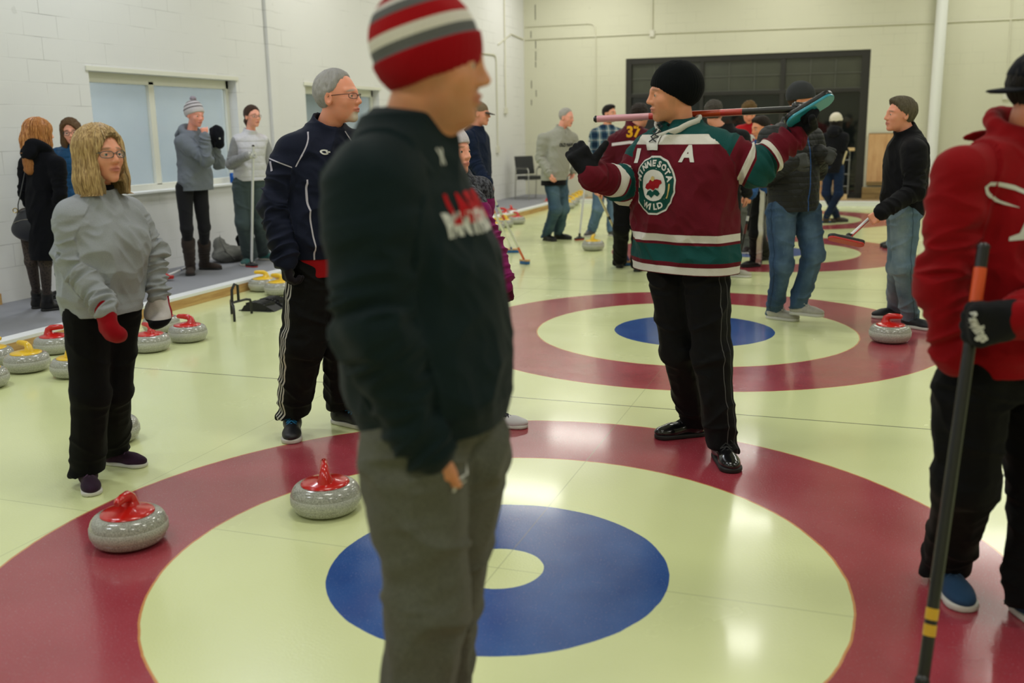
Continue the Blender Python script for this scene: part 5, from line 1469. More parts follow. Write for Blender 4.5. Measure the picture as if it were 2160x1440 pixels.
# ---- 9 white vest woman
def vest_woman():
    v = puffer('white_quilted_vest', (216, 214, 222), (206, 206, 214), .075)
    g = fabric('grey_knit_sweater', (150, 150, 152), .95, heather=.25)
    pp = fabric('slate_green_trousers', (70, 82, 84), .9)
    def gp(t, base):
        return t.mix(t.ramp(t.voro(t.coord(), 90), .35, .4), base, lin((210, 210, 205)))
    p = Person(depth=10.9, px=538, face=38, hface=48, head=(533, 246), fem=True, z0=.1, vox=.0062,
        label='person in white quilted vest and glasses holding an upright white broom by the wall', skin=SK('vestw', (220, 164, 142), (90, 60, 40)),
        j={'neck': (527, 282), 'sh_r': (499, 298), 'el_r': (488, 345, 0), 'wr_r': (522, 328, -.2), 'sh_l': (556, 298), 'el_l': (572, 345), 'wr_l': (560, 385), 'pelvis': (528, 372)}, feet={'r': (528, 556), 'l': (556, 548)},
        hand_r=dict(dir=RH*1.0+UP*.15, palm=-TH*1.0, curl='grip', thumb='grip'),
        top=dict(name='vest', mat=v, vest=True, under=g, arm=(.066, .060, .042), collar='stand', colh=.05, wr=.7, bulk=1.12, hem=-.10),
        bottom=dict(mat=pp, leg=(.105, .085, .085), wr=1.0),
        hair=dict(style='pony', mat=hair_mat('hair_dark_brown', (98, 66, 52), (52, 34, 28), 1.0), thick=.009),
        glasses=dict(mat=plain('glasses_bronze', (110, 84, 70), .35), h=.014), glove_r=dict(mat=fabric('knit_glove_blackwhite', (18, 18, 20), .9, pattern=gp), inf=.003, cufflen=.06, cuffr=.036),
        shoe=dict(mat=fabric('teal_sneaker', (96, 110, 112), .8, c2=(40, 120, 120)), sole=SOLEW, dir_r=-10, dir_l=70))
    return p

# ---- 10 white hat, magenta jacket (behind the front man)
def magenta_woman():
    def pat(t, b):
        r = t.xyz(t.attr('rest').outputs['Vector']); l = t.attr('limb').outputs['Fac']
        d = t.math('ADD', t.math('MULTIPLY', t.math('GREATER_THAN', r[2], .44), t.math('LESS_THAN', l, .12)), t.math('GREATER_THAN', l, 3.0))
        return t.mix(d, b, t.mix(t.ramp(t.noise(t.coord(), 60, 2), .4, .6), lin((36, 36, 44)), lin((86, 88, 98))))
    m = fabric('magenta_jacket', (128, 26, 92), .85, pattern=pat)
    knit = fabric('white_cable_knit', (206, 198, 206), .95, fuzz=.9, weave=260)
    return Person(depth=5.35, px=1008, face=65, hface=55, hpitch=-2, head=(955, 322), fem=True, vox=.0055, hs=.98,
        label='person in white knit hat and magenta jacket standing behind the sweatshirt man', skin=SK('magenta', (226, 168, 146), (150, 110, 80)),
        j={'neck': (962, 372), 'pelvis': (985, 600), 'sh_r': (998, 425, .0), 'el_r': (1042, 518, -.05), 'wr_r': (1066, 598, -.1)}, feet={'l': (1045, 900), 'r': (1000, 910)},
        hand_r=dict(dir=-UP+RH*.1, palm=-TH, curl='half'),
        top=dict(name='jacket', mat=m, arm=(.068, .060, .046), wr=1.3, collar='stand'),
        bottom=dict(mat=BLKC, leg=(.09, .07, .06)),
        glove=dict(mat=fabric('maroon_knit_glove', (78, 18, 44), .95, heather=.4, weave=300), inf=.005, cufflen=.07, cuffr=.042),
        hat=dict(kind='beanie', mat=knit, tilt=18, edge=.030, cuffh=.0, cuff=0, thick=.016, height=.012),
        shoe=dict(mat=plain('shoe_white', (210, 208, 212), .5), sole=SOLEW, lace=plain('lace_dark2', (40, 40, 60), .6), dir_l=82, dir_r=70))

# ---- 11 navy fleece man with cap
def cap_man():
    f = fabric('navy_fleece', (24, 34, 56), .95, sheen=.2)
    return Person(depth=10.55, px=1008, face=70, hface=80, hpitch=4, head=(1012, 240), H=1.82, z0=0, vox=.0062,
        label='person in navy fleece and tan cap facing right, behind the white hat', skin=SK('cap', (216, 156, 132), (150, 120, 100)),
        j={'neck': (1002, 272), 'wr_r': (1028, 385, -.1), 'el_r': (1003, 345)},
        hand_r=dict(dir=-UP+RH*.3, palm=-TH, curl='grip'),
        top=dict(name='fleece', mat=f, arm=(.076, .066, .052), collar='stand', colh=.04, bulk=1.1, hem=-.10),
        bottom=dict(mat=denim('denim_mid', (60, 84, 110)), leg=(.10, .08, .07)),
        hair=dict(style='short', mat=hair_mat('hair_grey2', (170, 160, 150), (110, 100, 90), 1.5), thick=.004),
        hat=dict(kind='cap', mat=fabric('tan_cap', (112, 92, 70), .9, c2=(130, 112, 90)), brim=fabric('dark_cap_brim', (60, 52, 46), .9), tilt=6, edge=.026),
        shoe=dict(mat=shoe_m('black', (24, 24, 26)), sole=SOLEK))

# ---- 12 grey pullover man
def pullover_man():
    g = fabric('pale_grey_pullover', (160, 160, 150), .95, heather=.08)
    p = Person(depth=13.65, px=1172, face=35, hface=58, hpitch=10, head=(1195, 248), vox=.007,
        label='person with white hair in light grey pullover and jeans, leaning forward by the far chair', skin=SK('pull', (224, 164, 144), (190, 170, 150)),
        j={'neck': (1184, 274), 'pelvis': (1167, 378), 'sh_r': (1145, 292), 'el_r': (1139, 333), 'wr_r': (1158, 365, -.05), 'sh_l': (1208, 292), 'el_l': (1218, 330), 'wr_l': (1210, 360), 'kn_r': (1172, 440, -.05), 'kn_l': (1188, 440)}, feet={'r': (1153, 507), 'l': (1178, 504)},
        top=dict(name='pullover', mat=g, arm=(.068, .060, .048), collar='zip', bulk=1.1, hem=-.02, inner=(fabric('black_undershirt', (14, 14, 18), .8), -.12, None)),
        bottom=dict(name='jeans', mat=denim('denim_faded', (50, 72, 92), (100, 126, 140)), leg=(.105, .082, .068), wr=1.2),
        hair=dict(style='short', mat=hair_mat('hair_white', (232, 228, 220), (190, 184, 178), 1.5), thick=.005, bald=True),
        shoe=dict(mat=shoe_m('black', (24, 24, 26)), sole=SOLEK, dir_r=35, dir_l=65))
    k = fabric('print_black', (34, 34, 36), .8, sheen=0)
    decal(p.topo, p.topo, p.J['neck']-UP*.20+p.F*.1, p.L, UP, text='OLD NAVY', size=.062, width=.27, bold=.003, mat=k, name='lettering', lift=.004, grid=.03)
    return p

# ---- 13 plaid shirt man
def plaid_man():
    m = fabric('navy_plaid_flannel', (44, 78, 104), .9, pattern=plaid, sheen=.1)
    return Person(depth=14.4, px=1277, face=15, hface=48, head=(1286, 240), vox=.0072,
        label='person with dark hair in blue plaid shirt, holding a thin white broom at far centre', skin=SK('plaid', (216, 160, 130), (60, 42, 32), ((80, 56, 44), .7)), beard='full',
        j={'neck': (1280, 268), 'sh_r': (1256, 282), 'el_r': (1246, 325), 'wr_r': (1250, 345, -.3), 'sh_l': (1310, 282), 'el_l': (1320, 325), 'kn_r': (1262, 440)}, feet={'r': (1248, 497), 'l': (1290, 497)},
        hand_r=dict(dir=-RH*.3-UP*.3+TH*.2, palm=-TH, curl='grip'),
        top=dict(name='flannel_shirt', mat=m, arm=(.070, .062, .048), bulk=1.04, hem=-.1),
        bottom=dict(name='jeans', mat=denim('denim_light', (84, 112, 140), (130, 156, 176)), leg=(.10, .078, .066)),
        hair=dict(style='short', mat=hair_mat('hair_dark', (38, 28, 22), (20, 14, 12)), thick=.007, crest=1),
        shoe=dict(mat=shoe_m('grey', (70, 70, 72)), sole=SOLEW, dir_r=-30, dir_l=20))

# ---- 14 maroon jacket, number 37 on the back
def back_man():
    def pat(t, b):
        r = t.xyz(t.attr('rest').outputs['Vector']); bk = t.math('LESS_THAN', r[1], 0.0); ax = t.math('ABSOLUTE', r[0])
        z = t.math('MULTIPLY_ADD', ax, -.12, .425); d = t.math('ABSOLUTE', t.math('SUBTRACT', r[2], z))
        return t.mix(t.math('MULTIPLY', bk, t.math('MULTIPLY', t.math('LESS_THAN', d, .015), t.math('LESS_THAN', ax, .19))), b, lin((222, 214, 218)))
    m = fabric('maroon_warmup_jacket', (82, 16, 30), .6, pattern=pat, sheen=.1)
    p = Person(depth=10.7, px=1325, face=168, hface=140, head=(1350, 245), vox=.0062,
        label='person seen from behind in maroon jacket with yellow number on the back', skin=SK('back', (206, 150, 120), (60, 44, 36)),
        j={'neck': (1335, 272), 'pelvis': (1330, 385), 'sh_l': (1298, 298), 'el_l': (1276, 352), 'wr_l': (1268, 395, .0), 'sh_r': (1370, 298), 'el_r': (1385, 352), 'hip_l': (1312, 395), 'hip_r': (1350, 395), 'kn_l': (1311, 480), 'kn_r': (1349, 480)}, feet={'l': (1307, 564), 'r': (1345, 572)},
        hand_l=dict(dir=-UP*.9-RH*.5, palm=RH*.6-TH*.5, curl='grip', hs=1.05),
        top=dict(name='jacket', mat=m, arm=(.078, .070, .050), bulk=1.14, collar='stand', colh=.04, wr=1.4, hem=-.06),
        bottom=dict(mat=BLKC, leg=(.105, .085, .078)),
        hair=dict(style='short', mat=hair_mat('hair_dark_brown2', (64, 50, 42), (34, 26, 22), 1.5), thick=.012, crest=1, curly=1, amp=.004),
        shoe=dict(mat=shoe_m('black', (24, 24, 26)), sole=SOLEK, dir_l=172, dir_r=160))
    y = fabric('print_gold', (226, 166, 40), .8, sheen=0)
    decal(p.topo, p.topo, surf(p.topo, 1336, 279), -p.L, UP, text='37', size=.15, bold=.006, mat=y, name='lettering', lift=.004, grid=.03, reach=.3)
    return p

# ---- 15-17 group behind the jersey man
def grey_back_man():
    bot = fabric('black_trousers_piped', (20, 20, 22), .85, pattern=side_stripe([(-.012, -.004, (190, 190, 186))]))
    return Person(depth=10.1, px=1518, face=165, hface=150, head=(1506, 240), vox=.0062,
        label='person with curly grey hair seen from behind in a dark jacket, behind the jersey man', skin=SK('greyb', (200, 146, 118), (80, 70, 60)),
        j={'pelvis': (1522, 395), 'hip_r': (1540, 400), 'kn_r': (1546, 490)}, feet={'r': (1545, 583), 'l': (1505, 575)},
        top=dict(name='jacket', mat=fabric('charcoal_jacket', (26, 28, 30), .85), arm=(.074, .066, .05), collar='stand', colh=.04),
        bottom=dict(mat=bot, leg=(.105, .088, .078)),
        hair=dict(style='short', mat=hair_mat('hair_grey_dark', (112, 104, 94), (52, 46, 40), 1.5), thick=.012, crest=1, curly=1, amp=.004),
        shoe=dict(mat=shoe_m('pale', (170, 166, 150)), sole=SOLEW, dir_r=60, dir_l=150))
def curly_man():
    p = Person(depth=12.3, px=1585, face=5, hface=-8, hpitch=24, head=(1580, 238), vox=.0065, H=1.84,
        label='person with curly blond hair in red shirt and grey trousers, looking down', skin=SK('curly', (226, 160, 132), (150, 110, 70)),
        feet={'r': (1578, 532), 'l': (1602, 534)},
        top=dict(name='shirt', mat=fabric('red_sport_shirt', (176, 20, 30), .7), arm=(.070, .060, .046), collar='stand', colh=.03),
        bottom=dict(mat=fabric('olive_grey_trousers', (98, 100, 92), .9), leg=(.10, .085, .075)),
        hair=dict(style='short', mat=hair_mat('hair_sandy', (176, 140, 84), (84, 60, 34), 2), thick=.016, crest=1, curly=1, amp=.007, side=False),
        shoe=dict(mat=plain('shoe_black_red', (30, 18, 20), .5), sole=SOLEW, dir_r=-30, dir_l=-50))
    wh = fabric('print_white', (205, 205, 200), .8, sheen=0)
    decal(p.topo, p.topo, p.J['neck']-UP*.16+p.F*.1, p.L, UP, text='UNION', size=.10, bold=.006, mat=wh, name='lettering', lift=.004, grid=.03)
    return p
def boy():
    return Person(depth=10.9, px=1598, face=-72, hface=-70, hpitch=14, head=(1604, 270), vox=.0062, hs=.97, sw=.92,
        label='person with dark hair in blue jacket and black trousers with wide white side stripe', skin=SK('boy', (222, 158, 120), (60, 42, 30)),
        j={'el_l': (1606, 360), 'wr_l': (1584, 412, -.1), 'kn_l': (1596, 490), 'hip_l': (1600, 410)}, feet={'l': (1594, 562), 'r': (1614, 548)},
        hand_l=dict(dir=-UP-RH*.3, palm=-RH, curl='grip'),
        top=dict(name='jacket', mat=fabric('blue_fleece', (40, 72, 128), .85, c2=(54, 92, 146)), arm=(.068, .060, .048), collar='stand', colh=.04, hem=-.08),
        bottom=dict(mat=fabric('black_trousers_wide_stripe', (18, 18, 20), .8, pattern=side_stripe([(-.034, -.028, (190, 190, 186)), (-.022, .030, (206, 202, 196))])), leg=(.095, .085, .080)),
        hair=dict(style='short', mat=hair_mat('hair_brown_dark', (60, 44, 32), (30, 22, 16), 1.0), thick=.010, crest=1),
        shoe=dict(mat=shoe_m('black', (24, 24, 26)), sole=SOLEK, dir_l=-72, dir_r=-60))

# ---- 18 puffer jacket man
def puffer_man():
    m = puffer('charcoal_puffer', (44, 46, 46), (34, 35, 36), .045, zipc=(48, 84, 140))
    return Person(depth=7.75, px=1680, face=32, hface=65, hpitch=8, head=(1692, 215), H=1.86, vox=.0055,
        label='person in charcoal puffer jacket, grey beanie and jeans, mid-step behind the raised broom head', skin=SK('puff', (206, 146, 110), (90, 66, 46)),
        j={'neck': (1668, 268), 'pelvis': (1672, 420), 'sh_r': (1625, 290), 'el_r': (1612, 372, .0), 'wr_r': (1668, 342, -.35), 'sh_l': (1712, 292), 'el_l': (1722, 360, .05), 'wr_l': (1728, 322, -.25),
           'hip_r': (1648, 445), 'hip_l': (1700, 445), 'kn_r': (1650, 555), 'kn_l': (1716, 535, -.12), 'an_l': (1684, 640, .0)}, feet={'r': (1633, 672)},
        hand_r=dict(dir=RH+UP*.15, palm=-TH-UP*.2, curl='half', hs=1.1), hand_l=dict(dir=RH*.9-UP*.35, palm=-TH-UP*.2, curl='half', hs=1.1),
        top=dict(name='puffer_jacket', mat=m, arm=(.084, .074, .054), bulk=1.16, collar='stand', colh=.06, hem=-.16, wr=.8),
        bottom=dict(name='jeans', mat=denim('denim_blue', (54, 76, 102), (108, 134, 156)), leg=(.112, .080, .068), wr=1.3),
        hat=dict(kind='beanie', mat=fabric('charcoal_knit_hat', (54, 56, 58), .95), tilt=14, edge=.026, cuffh=.0, cuff=0, thick=.013, height=.022),
        glove=dict(mat=fabric('grey_fleece_glove', (72, 74, 74), .95), inf=.006, cufflen=.06, cuffr=.042),
        hair=dict(style='short', mat=hair_mat('hair_brown3', (110, 76, 46), (70, 46, 30)), thick=.003),
        shoe=dict(mat=plain('shoe_silver_mesh', (168, 164, 152), .5, noise=.2), sole=plain('sole_offwhite', (196, 194, 184), .6), lace=plain('lace_pale', (200, 198, 190), .6), dir_r=52, dir_l=52, pitch_l=0))

# ---- 19 white beanie woman at the window
def window_woman():
    return Person(depth=15.5, px=1752, face=145, hface=125, head=(1765, 257), fem=True, vox=.0075, H=1.68,
        label='person in cream knit hat, black coat and jeans by the dark overhead door', skin=SK('window', (214, 160, 130), (80, 60, 50)),
        j={'wr_r': (1783, 318, -.1), 'el_r': (1778, 312), 'pelvis': (1752, 355)}, feet={'r': (1742, 470), 'l': (1765, 468)},
        top=dict(name='coat', mat=fabric('black_coat', (22, 23, 28), .9), arm=(.066, .060, .05), collar='hood', bulk=1.08, hem=-.12),
        bottom=dict(name='jeans', mat=denim('denim_navy', (28, 44, 72)), leg=(.095, .07, .058)),
        hair=dict(style='bob', mat=hair_mat('hair_dark', (38, 28, 22), (20, 14, 12)), len=-.16, flare=.09),
        hat=dict(kind='beanie', mat=fabric('cream_knit_hat', (222, 214, 196), .95), tilt=10, edge=.01, cuffh=.05, cuff=.004, thick=.014, height=.018),
        glove=dict(mat=BLACKGLOVE, inf=.003), shoe=dict(kind='boot', mat=shoe_m('brown', (52, 40, 34)), sole=SOLEK, height=.08, shaft=.05, dir_r=110, dir_l=95))

# ---- 20 black jacket man
def black_jacket_man():
    def pat(t, b):
        l = t.attr('limb').outputs['Fac']; r = t.xyz(t.attr('rest').outputs['Vector'])
        return b
    m = fabric('black_softshell', (16, 16, 20), .75, sheen=.12)
    return Person(depth=7.5, px=1902, face=-76, hface=-86, head=(1898, 243), hpitch=-2, vox=.0055, H=1.80,
        label='person with short greying hair in black jacket and jeans, facing left with a lowered broom', skin=SK('blackj', (212, 152, 126), (110, 90, 70)),
        j={'neck': (1915, 285), 'pelvis': (1908, 438), 'sh_l': (1928, 318), 'el_l': (1930, 402, 0), 'wr_l': (1860, 447, -.05), 'sh_r': (1905, 318), 'el_r': (1900, 400), 'wr_r': (1885, 450), 'hip_l': (1908, 455), 'hip_r': (1902, 455), 'kn_l': (1906, 560), 'kn_r': (1895, 560)}, feet={'l': (1918, 690), 'r': (1888, 668)},
        hand_l=dict(dir=-RH*.75-UP*.55, palm=-UP*.3-TH*.8, curl='grip', thumb='grip'), hand_r=dict(dir=-UP-RH*.4, curl='half'),
        top=dict(name='jacket', mat=m, arm=(.078, .068, .050), collar='stand', colh=.07, wr=1.1, hem=-.10, belly=.6),
        bottom=dict(name='jeans', mat=denim('denim_worn', (88, 110, 128), (158, 176, 184)), leg=(.105, .080, .070), wr=1.1),
        hair=dict(style='short', mat=hair_mat('hair_grey_brown', (150, 138, 112), (88, 80, 62), 1.8), thick=.012, crest=1, amp=.004, freq=1.6),
        shoe=dict(mat=plain('shoe_dark_knit', (26, 28, 34), .6), sole=SOLEW, dir_l=40, dir_r=-80))
def white_sleeve():
    return Person(depth=12.5, px=1890, face=-100, hface=-100, head=(1905, 262), vox=.009, H=1.70, fem=True,
        label='person in white long sleeved top, almost hidden behind the black jacket', skin=SK('hidden', (214, 160, 130), (80, 60, 50)),
        j={'el_l': (1878, 330)},
        top=dict(name='top', mat=fabric('white_striped_top', (206, 204, 208), .9, pattern=bands('rest', 2, [(z, z+.006, (150, 150, 156)) for z in np.arange(.1, .5, .03)])), arm=(.06, .055, .045)),
        bottom=dict(mat=BLKC), hair=dict(style='bob', mat=hair_mat('hair_dark', (38, 28, 22), (20, 14, 12))), shoe=dict(mat=shoe_m('black', (24, 24, 26)), sole=SOLEK))
ALL = [front_man, red_man, jersey_man, blonde_woman, navy_man, coat_woman, brunette_woman, hoodie_woman, vest_woman, magenta_woman, cap_man, pullover_man, plaid_man, back_man,
       grey_back_man, curly_man, boy, puffer_man, window_woman, black_jacket_man, white_sleeve]
for f_ in ALL: PEOPLE[f_.__name__] = f_()

# ------------------------------------------------------------------ brooms
def bm_(n, c, r=.35): return plain('broom_'+n, c, r, coat=.2)
BW, BR, BO, BB, BY, BBL, BTEAL, WOODL = bm_('white', (218, 218, 220)), bm_('red', (186, 34, 30)), bm_('orange', (214, 78, 26)), bm_('black', (20, 20, 22)), bm_('yellow', (214, 170, 40)), bm_('blue', (28, 96, 160)), bm_('teal', (40, 140, 160)), bm_('wood', (206, 164, 110), .6)
def broom(A, B, label, segs, head='pad', pad=(BB, BR), r=.0125, long=None, nrmv=None, size=(.20, .07), group='curling brooms', stripe=None):
    """A top of shaft, B centre of the head; segs = (from, to, material) fractions along the shaft"""
    A, B = np.asarray(A, float), np.asarray(B, float); d = nrm(B-A); Ln = np.linalg.norm(B-A)
    e = empty('curling_broom', B, label, 'broom', group)
    base = None
    for i, (a, b, m) in enumerate(segs):
        k = MB().tube([A+d*Ln*a, A+d*Ln*b], r*(1.0 if i == 0 else 1.04), 12)
        o = k.build('shaft' if i == 0 else 'band', m, e if base is None else base, True, off=B)
        if base is None: base = o
    if stripe:
        o_ = nrm(TH-d*(TH@d))*r*.72; MB().tube([A+o_, B-d*.05+o_], r*.42, 8).build('stripe', stripe, base, True, off=B)
    MB().tube([A-d*.012, A-d*.004, A], [r*.7, r*1.1, r*1.1], 12).build('end_cap', BB, base, True, off=B)
    lg = nrm(long if long is not None else np.cross(d, UP)); n = nrmv if nrmv is not None else UP*1.0
    n = nrm(np.asarray(n)-lg*(np.asarray(n)@lg)); sh = np.cross(n, lg)
    if head == 'pad':
        f = Fr(B, lg, sh, n); L, w = size[0]/2, size[1]/2
        def sd(X, z0, t, g):
            q = f.to(X); x, y, z = np.abs(q[..., 0]), q[..., 1], q[..., 2]-z0
            dd = np.sqrt(np.maximum(x-(L-w), 0)**2+y**2)-w-g
            return np.maximum(dd, np.abs(z)-t)
        V, Q = implicit([Pr(lambda X: sd(X, .004, .010, 0), B-L-.02, B+L+.02, 0), cone(f.w((-.035, 0, .014)), f.w((.035, 0, .014)), .018, .018, .012), cone(f.w((0, 0, .01)), f.w((0, 0, .02))-d*.045, .018, r*1.2, .012)], .003)
        h = finish('broom_head', V, Q, pad[0], e, B)
        V, Q = implicit([Pr(lambda X: sd(X, -.012, .007, -.002), B-L-.02, B+L+.02, 0)], .003)
        finish('pad', V, Q, pad[1], h, B)
    else:
        M_ = Matrix(((lg[0], sh[0], n[0]), (lg[1], sh[1], n[1]), (lg[2], sh[2], n[2])))
        def bx(a, b, bev): 
            k = MB(); k.box(a, b, bev); bmesh.ops.transform(k.bm, matrix=M_.to_4x4(), verts=k.bm.verts); return k
        L, w = size[0]/2, size[1]/2
        h = bx((-L, -w, -.0), (L, w, .022), .007).build('broom_head', WOODL, e, True)
        bx((-L+.004, -w+.002, -.034), (L-.004, w-.002, .001), .004).build('bristles', pad[1], h, True)
    return e
P_ = PEOPLE
def wrist(k, q): return P_[k].J['wr_'+q]
# across the shoulders of the jersey man
dh = dep(wrist('jersey_man', 'l'))
A = ptd(1258, 251, dep(P_['jersey_man'].J['neck'])+.16); B = ptd(1706, 229, dh-.06); Bs = ptd(1664, 231, dh-.05)
broom(A, B, 'red and black curling broom with teal pad resting across the jersey wearer shoulders', [(0, 1, BB), (.004, .26, bm_('pink', (214, 150, 164))), (.26, .62, BR), (.42, .60, BO), (.62, .70, bm_('red2', (176, 44, 30))), (.95, .985, BR)], pad=(BB, BTEAL), r=.015,
      long=nrm(RH*.86+UP*.50), nrmv=nrm(UP*.80-RH*.15-TH*.55), size=(.235, .088))
# red hoodie man's broom
hb = wrist('red_man', 'l')+(-RH*.075)*1; Bp = flo(1938, 1500); top_ = ptd(2074, 522, dep(hb)+.055)
broom(top_, Bp+UP*.02, 'black curling broom with orange and yellow bands held by the red hoodie wearer', [(0, 1, BB), (.045, .135, BO), (.79, .815, BY), (.825, .85, BY)], r=.0165, pad=(BB, BY), long=RH)
broom(ptd(534, 308, dep(wrist('vest_woman', 'r'))-.04), flo(531, 563, .1)+UP*.02, 'upright white curling broom held by the person in white vest', [(0, 1, BW)], pad=(BB, BR), r=.014, long=RH*.8+TH*.5, size=(.17, .07))
broom(ptd(396, 563, 10.55), ptd(346, 584, 9.95), 'white curling broom with red head lying on the grey carpet against the wall', [(0, 1, BW), (.3, .34, bm_('blue2', (40, 60, 150)))], pad=(BR, BR), r=.013, long=RH)
h1 = dep(wrist('cap_man', 'r'))
broom(ptd(1024, 383, h1), flo(1107, 557)+UP*.036, 'white curling broom with orange lower shaft and blue bristles, right of the crossed pair', [(0, 1, BW), (.38, .44, BO), (.80, .97, BO), (.26, .28, bm_('blue2', (40, 60, 150)))], 'brush', (BB, BBL), r=.0135, long=RH*.7+TH*.7, size=(.13, .055))
broom(ptd(1017, 392, h1-.05), flo(1080, 533)+UP*.036, 'white curling broom with wide blue brush head, left of the crossed pair', [(0, 1, BW), (.30, .36, BO), (.93, .97, bm_('blue2', (40, 60, 150)))], 'brush', (BB, BBL), r=.0135, long=RH, size=(.21, .06))
broom(ptd(1243, 299, dep(wrist('plaid_man', 'r'))), flo(1222, 506)+UP*.02, 'thin white curling broom with black head held by the plaid shirt wearer', [(0, 1, BW)], pad=(BB, BR), r=.014, long=RH*.8-TH*.6, size=(.17, .07))
broom(ptd(1254, 392, dep(wrist('back_man', 'l'))), flo(1328, 560)+UP*.036, 'pale curling broom with blue brush held by the maroon jacket wearer', [(0, 1, bm_('cream', (222, 208, 170))), (.38, .42, BB), (.9, .97, bm_('blue2', (40, 60, 150)))], 'brush', (BB, BBL), r=.0135, long=RH, size=(.2, .06))
broom(ptd(1588, 405, dep(wrist('boy', 'l'))), flo(1554, 578)+UP*.02, 'dark curling broom with white and red bands held by the person in blue jacket', [(0, 1, BB), (.30, .36, BW), (.40, .52, bm_('darkred', (96, 24, 22)))], pad=(BB, bm_('green', (90, 120, 90))), r=.013, long=RH*.4+TH*.9, size=(.2, .075))
broom(ptd(1786, 318, dep(wrist('window_woman', 'r'))-.05), flo(1738, 470)+UP*.036, 'pale curling broom with blue brush held by the person in cream knit hat', [(0, 1, bm_('cream', (222, 208, 170)))], 'brush', (BB, BBL), r=.015, long=RH, size=(.2, .06))
wl = wrist('black_jacket_man', 'l'); dd = dep(wl)
broom(ptd(1932, 372, dd+1.05), ptd(1785, 506, dd-.12), 'red and white curling broom with red pad lowered by the black jacket wearer', [(0, 1, BW), (.94, .99, BB)], stripe=BR, pad=(BB, BR), r=.0155, long=nrm(RH*.93-UP*.22), nrmv=nrm(UP*.8-TH*.45+RH*.2), size=(.265, .075))

# ------------------------------------------------------------------ things standing about
# hack: rubber foot pads on the ice of the second sheet, and darker mats on the far sheets
RUB = plain('black_rubber', (26, 27, 27), .7)
def hack(C, label, rot=0.0, s=1.0):
    e = empty('curling_hack', C, label, 'hack', 'rubber hacks on the ice'); R_ = Matrix.Rotation(rot, 3, 'Z')
    for sy in (-.11, .11):
        k = MB(); n = 9; prof = [(-.15, .005), (-.12, .05), (-.06, .078), (0, .082), (.06, .066), (.13, .03), (.17, .004)]
        w = .085; top = []
        for (x, z) in prof: top.append((x, z))
        for i in range(len(prof)-1):
            (x0, z0), (x1, z1) = prof[i], prof[i+1]
            vs = [(x0, sy-w, 0.0), (x1, sy-w, 0.0), (x1, sy+w, 0.0), (x0, sy+w, 0.0), (x0, sy-w, z0), (x1, sy-w, z1), (x1, sy+w, z1), (x0, sy+w, z0)]
            V = [k.bm.verts.new(R_ @ Vector(v)*s) for v in vs]
            for f in ((0, 3, 2, 1), (4, 5, 6, 7), (0, 1, 5, 4), (2, 3, 7, 6), (1, 2, 6, 5), (3, 0, 4, 7)): k.bm.faces.new([V[a] for a in f])
        for i in range(8):
            x = -.09+.028*i; k.box((x, sy-w+.01, .0), (x+.008, sy+w-.01, .083-abs(x)*.12))
        k.build('foot_pad', RUB, e)
    MB().box((-.16, -.20, .0), (.17, .20, .006)).build('base_plate', plain('grey_metal', (90, 92, 94), .4, .8), e)
    return e
hack((-3.86, 4.46, 0), 'black rubber hack on the ice beside the navy jacket wearer, near the timber curb', .12)
hack((-3.70, 9.45, 0), 'dark rubber hack behind the legs of the grey pullover wearer', .1)
# delivery stabiliser of bent black tube
S0 = (flo(497, 677)+flo(530, 660)+flo(488, 662))/3; e = empty('delivery_stick_frame', (S0[0], S0[1], 0), 'black bent tube delivery frame standing on the ice by the hack', 'frame')
BT = plain('black_tube', (28, 30, 30), .4); O = (S0[0], S0[1], 0)
a, b, c = flo(495, 678), flo(531, 661), flo(489, 662)
j1 = (a+c)/2
def up(p, z): return np.array([p[0], p[1], z])
MB().tube([up(a, .0), up(a, .10), up(a*.9+j1*.1, .125), up(j1, .13), up(c*.9+j1*.1, .125), up(c, .10), up(c, 0)], .011, 8).build('foot', BT, e, True, off=O)
MB().tube([up(j1, .13), up(b*.75+j1*.25, .135), up(b*.96+j1*.04, .125), up(b, .10), up(b, 0)], .011, 8).build('leg', BT, e, True, off=O)
m2 = b*.35+j1*.65
MB().tube([up(j1, .13), up(j1*.9+m2*.1, .24), up(j1*.45+m2*.55, .285), up(m2, .27), up(m2, .13)], .012, 8).build('handle', BT, e, True, off=O)
# drinks can on the sill
cb = np.array([XW-.02, 7.18, WZ[0]+.004]); e = empty('drinks_can', cb, 'blue drinks can on the window sill behind the white vest', 'can')
MB().lathe([(0, 0), (.024, 0), (.033, .008), (.033, .108), (.027, .120), (0, .118)], 24).build('can_body', plain('blue_can', (20, 84, 164), .25, .5), e, True)
MB().lathe([(0, .1185), (.024, .120), (.026, .1215), (.0, .1195)], 20).build('lid', plain('aluminium', (190, 192, 196), .3, 1), e, True)
# canvas bag with gloves
bp = flo(486, 550, .1); bp[0] = XW+.30; O = np.array([bp[0], bp[1], .1]); e = empty('canvas_bag', O, 'slouched grey canvas bag on the carpet against the wall', 'bag')
f = Fr(O, (0, 1, 0), (-1, 0, 0), UP); CB = fabric('grey_canvas', (118, 118, 112), .95, c2=(92, 92, 88))
V, Q = implicit([ell(f, (0, 0, .07), (.27, .17, .085), .05), ell(f, (-.06, .10, .16), (.11, .05, .13), .08), ell(f, (.17, -.05, .06), (.14, .12, .07), .05), plane(f.w((0, 0, .002)), -UP, .002)], .008)
N = normals(V, Q); V = V+N*(vn(V*9)*.02+(1-2*abs(vn(V*16)))*.008)[:, None]; V[:, 2] = np.maximum(V[:, 2], .101); V[:, 0] = np.maximum(V[:, 0], XW+.02)
finish('bag_body', V, Q, CB, e, O)
MB().tube([f.w((-.12, .05, .30)), f.w((-.18, 0, .24)), f.w((-.20, -.08, .12)), f.w((-.16, -.16, .04))], .012, 6, sq=(.4, 1.5)).build('strap', CB, e, True, off=O)
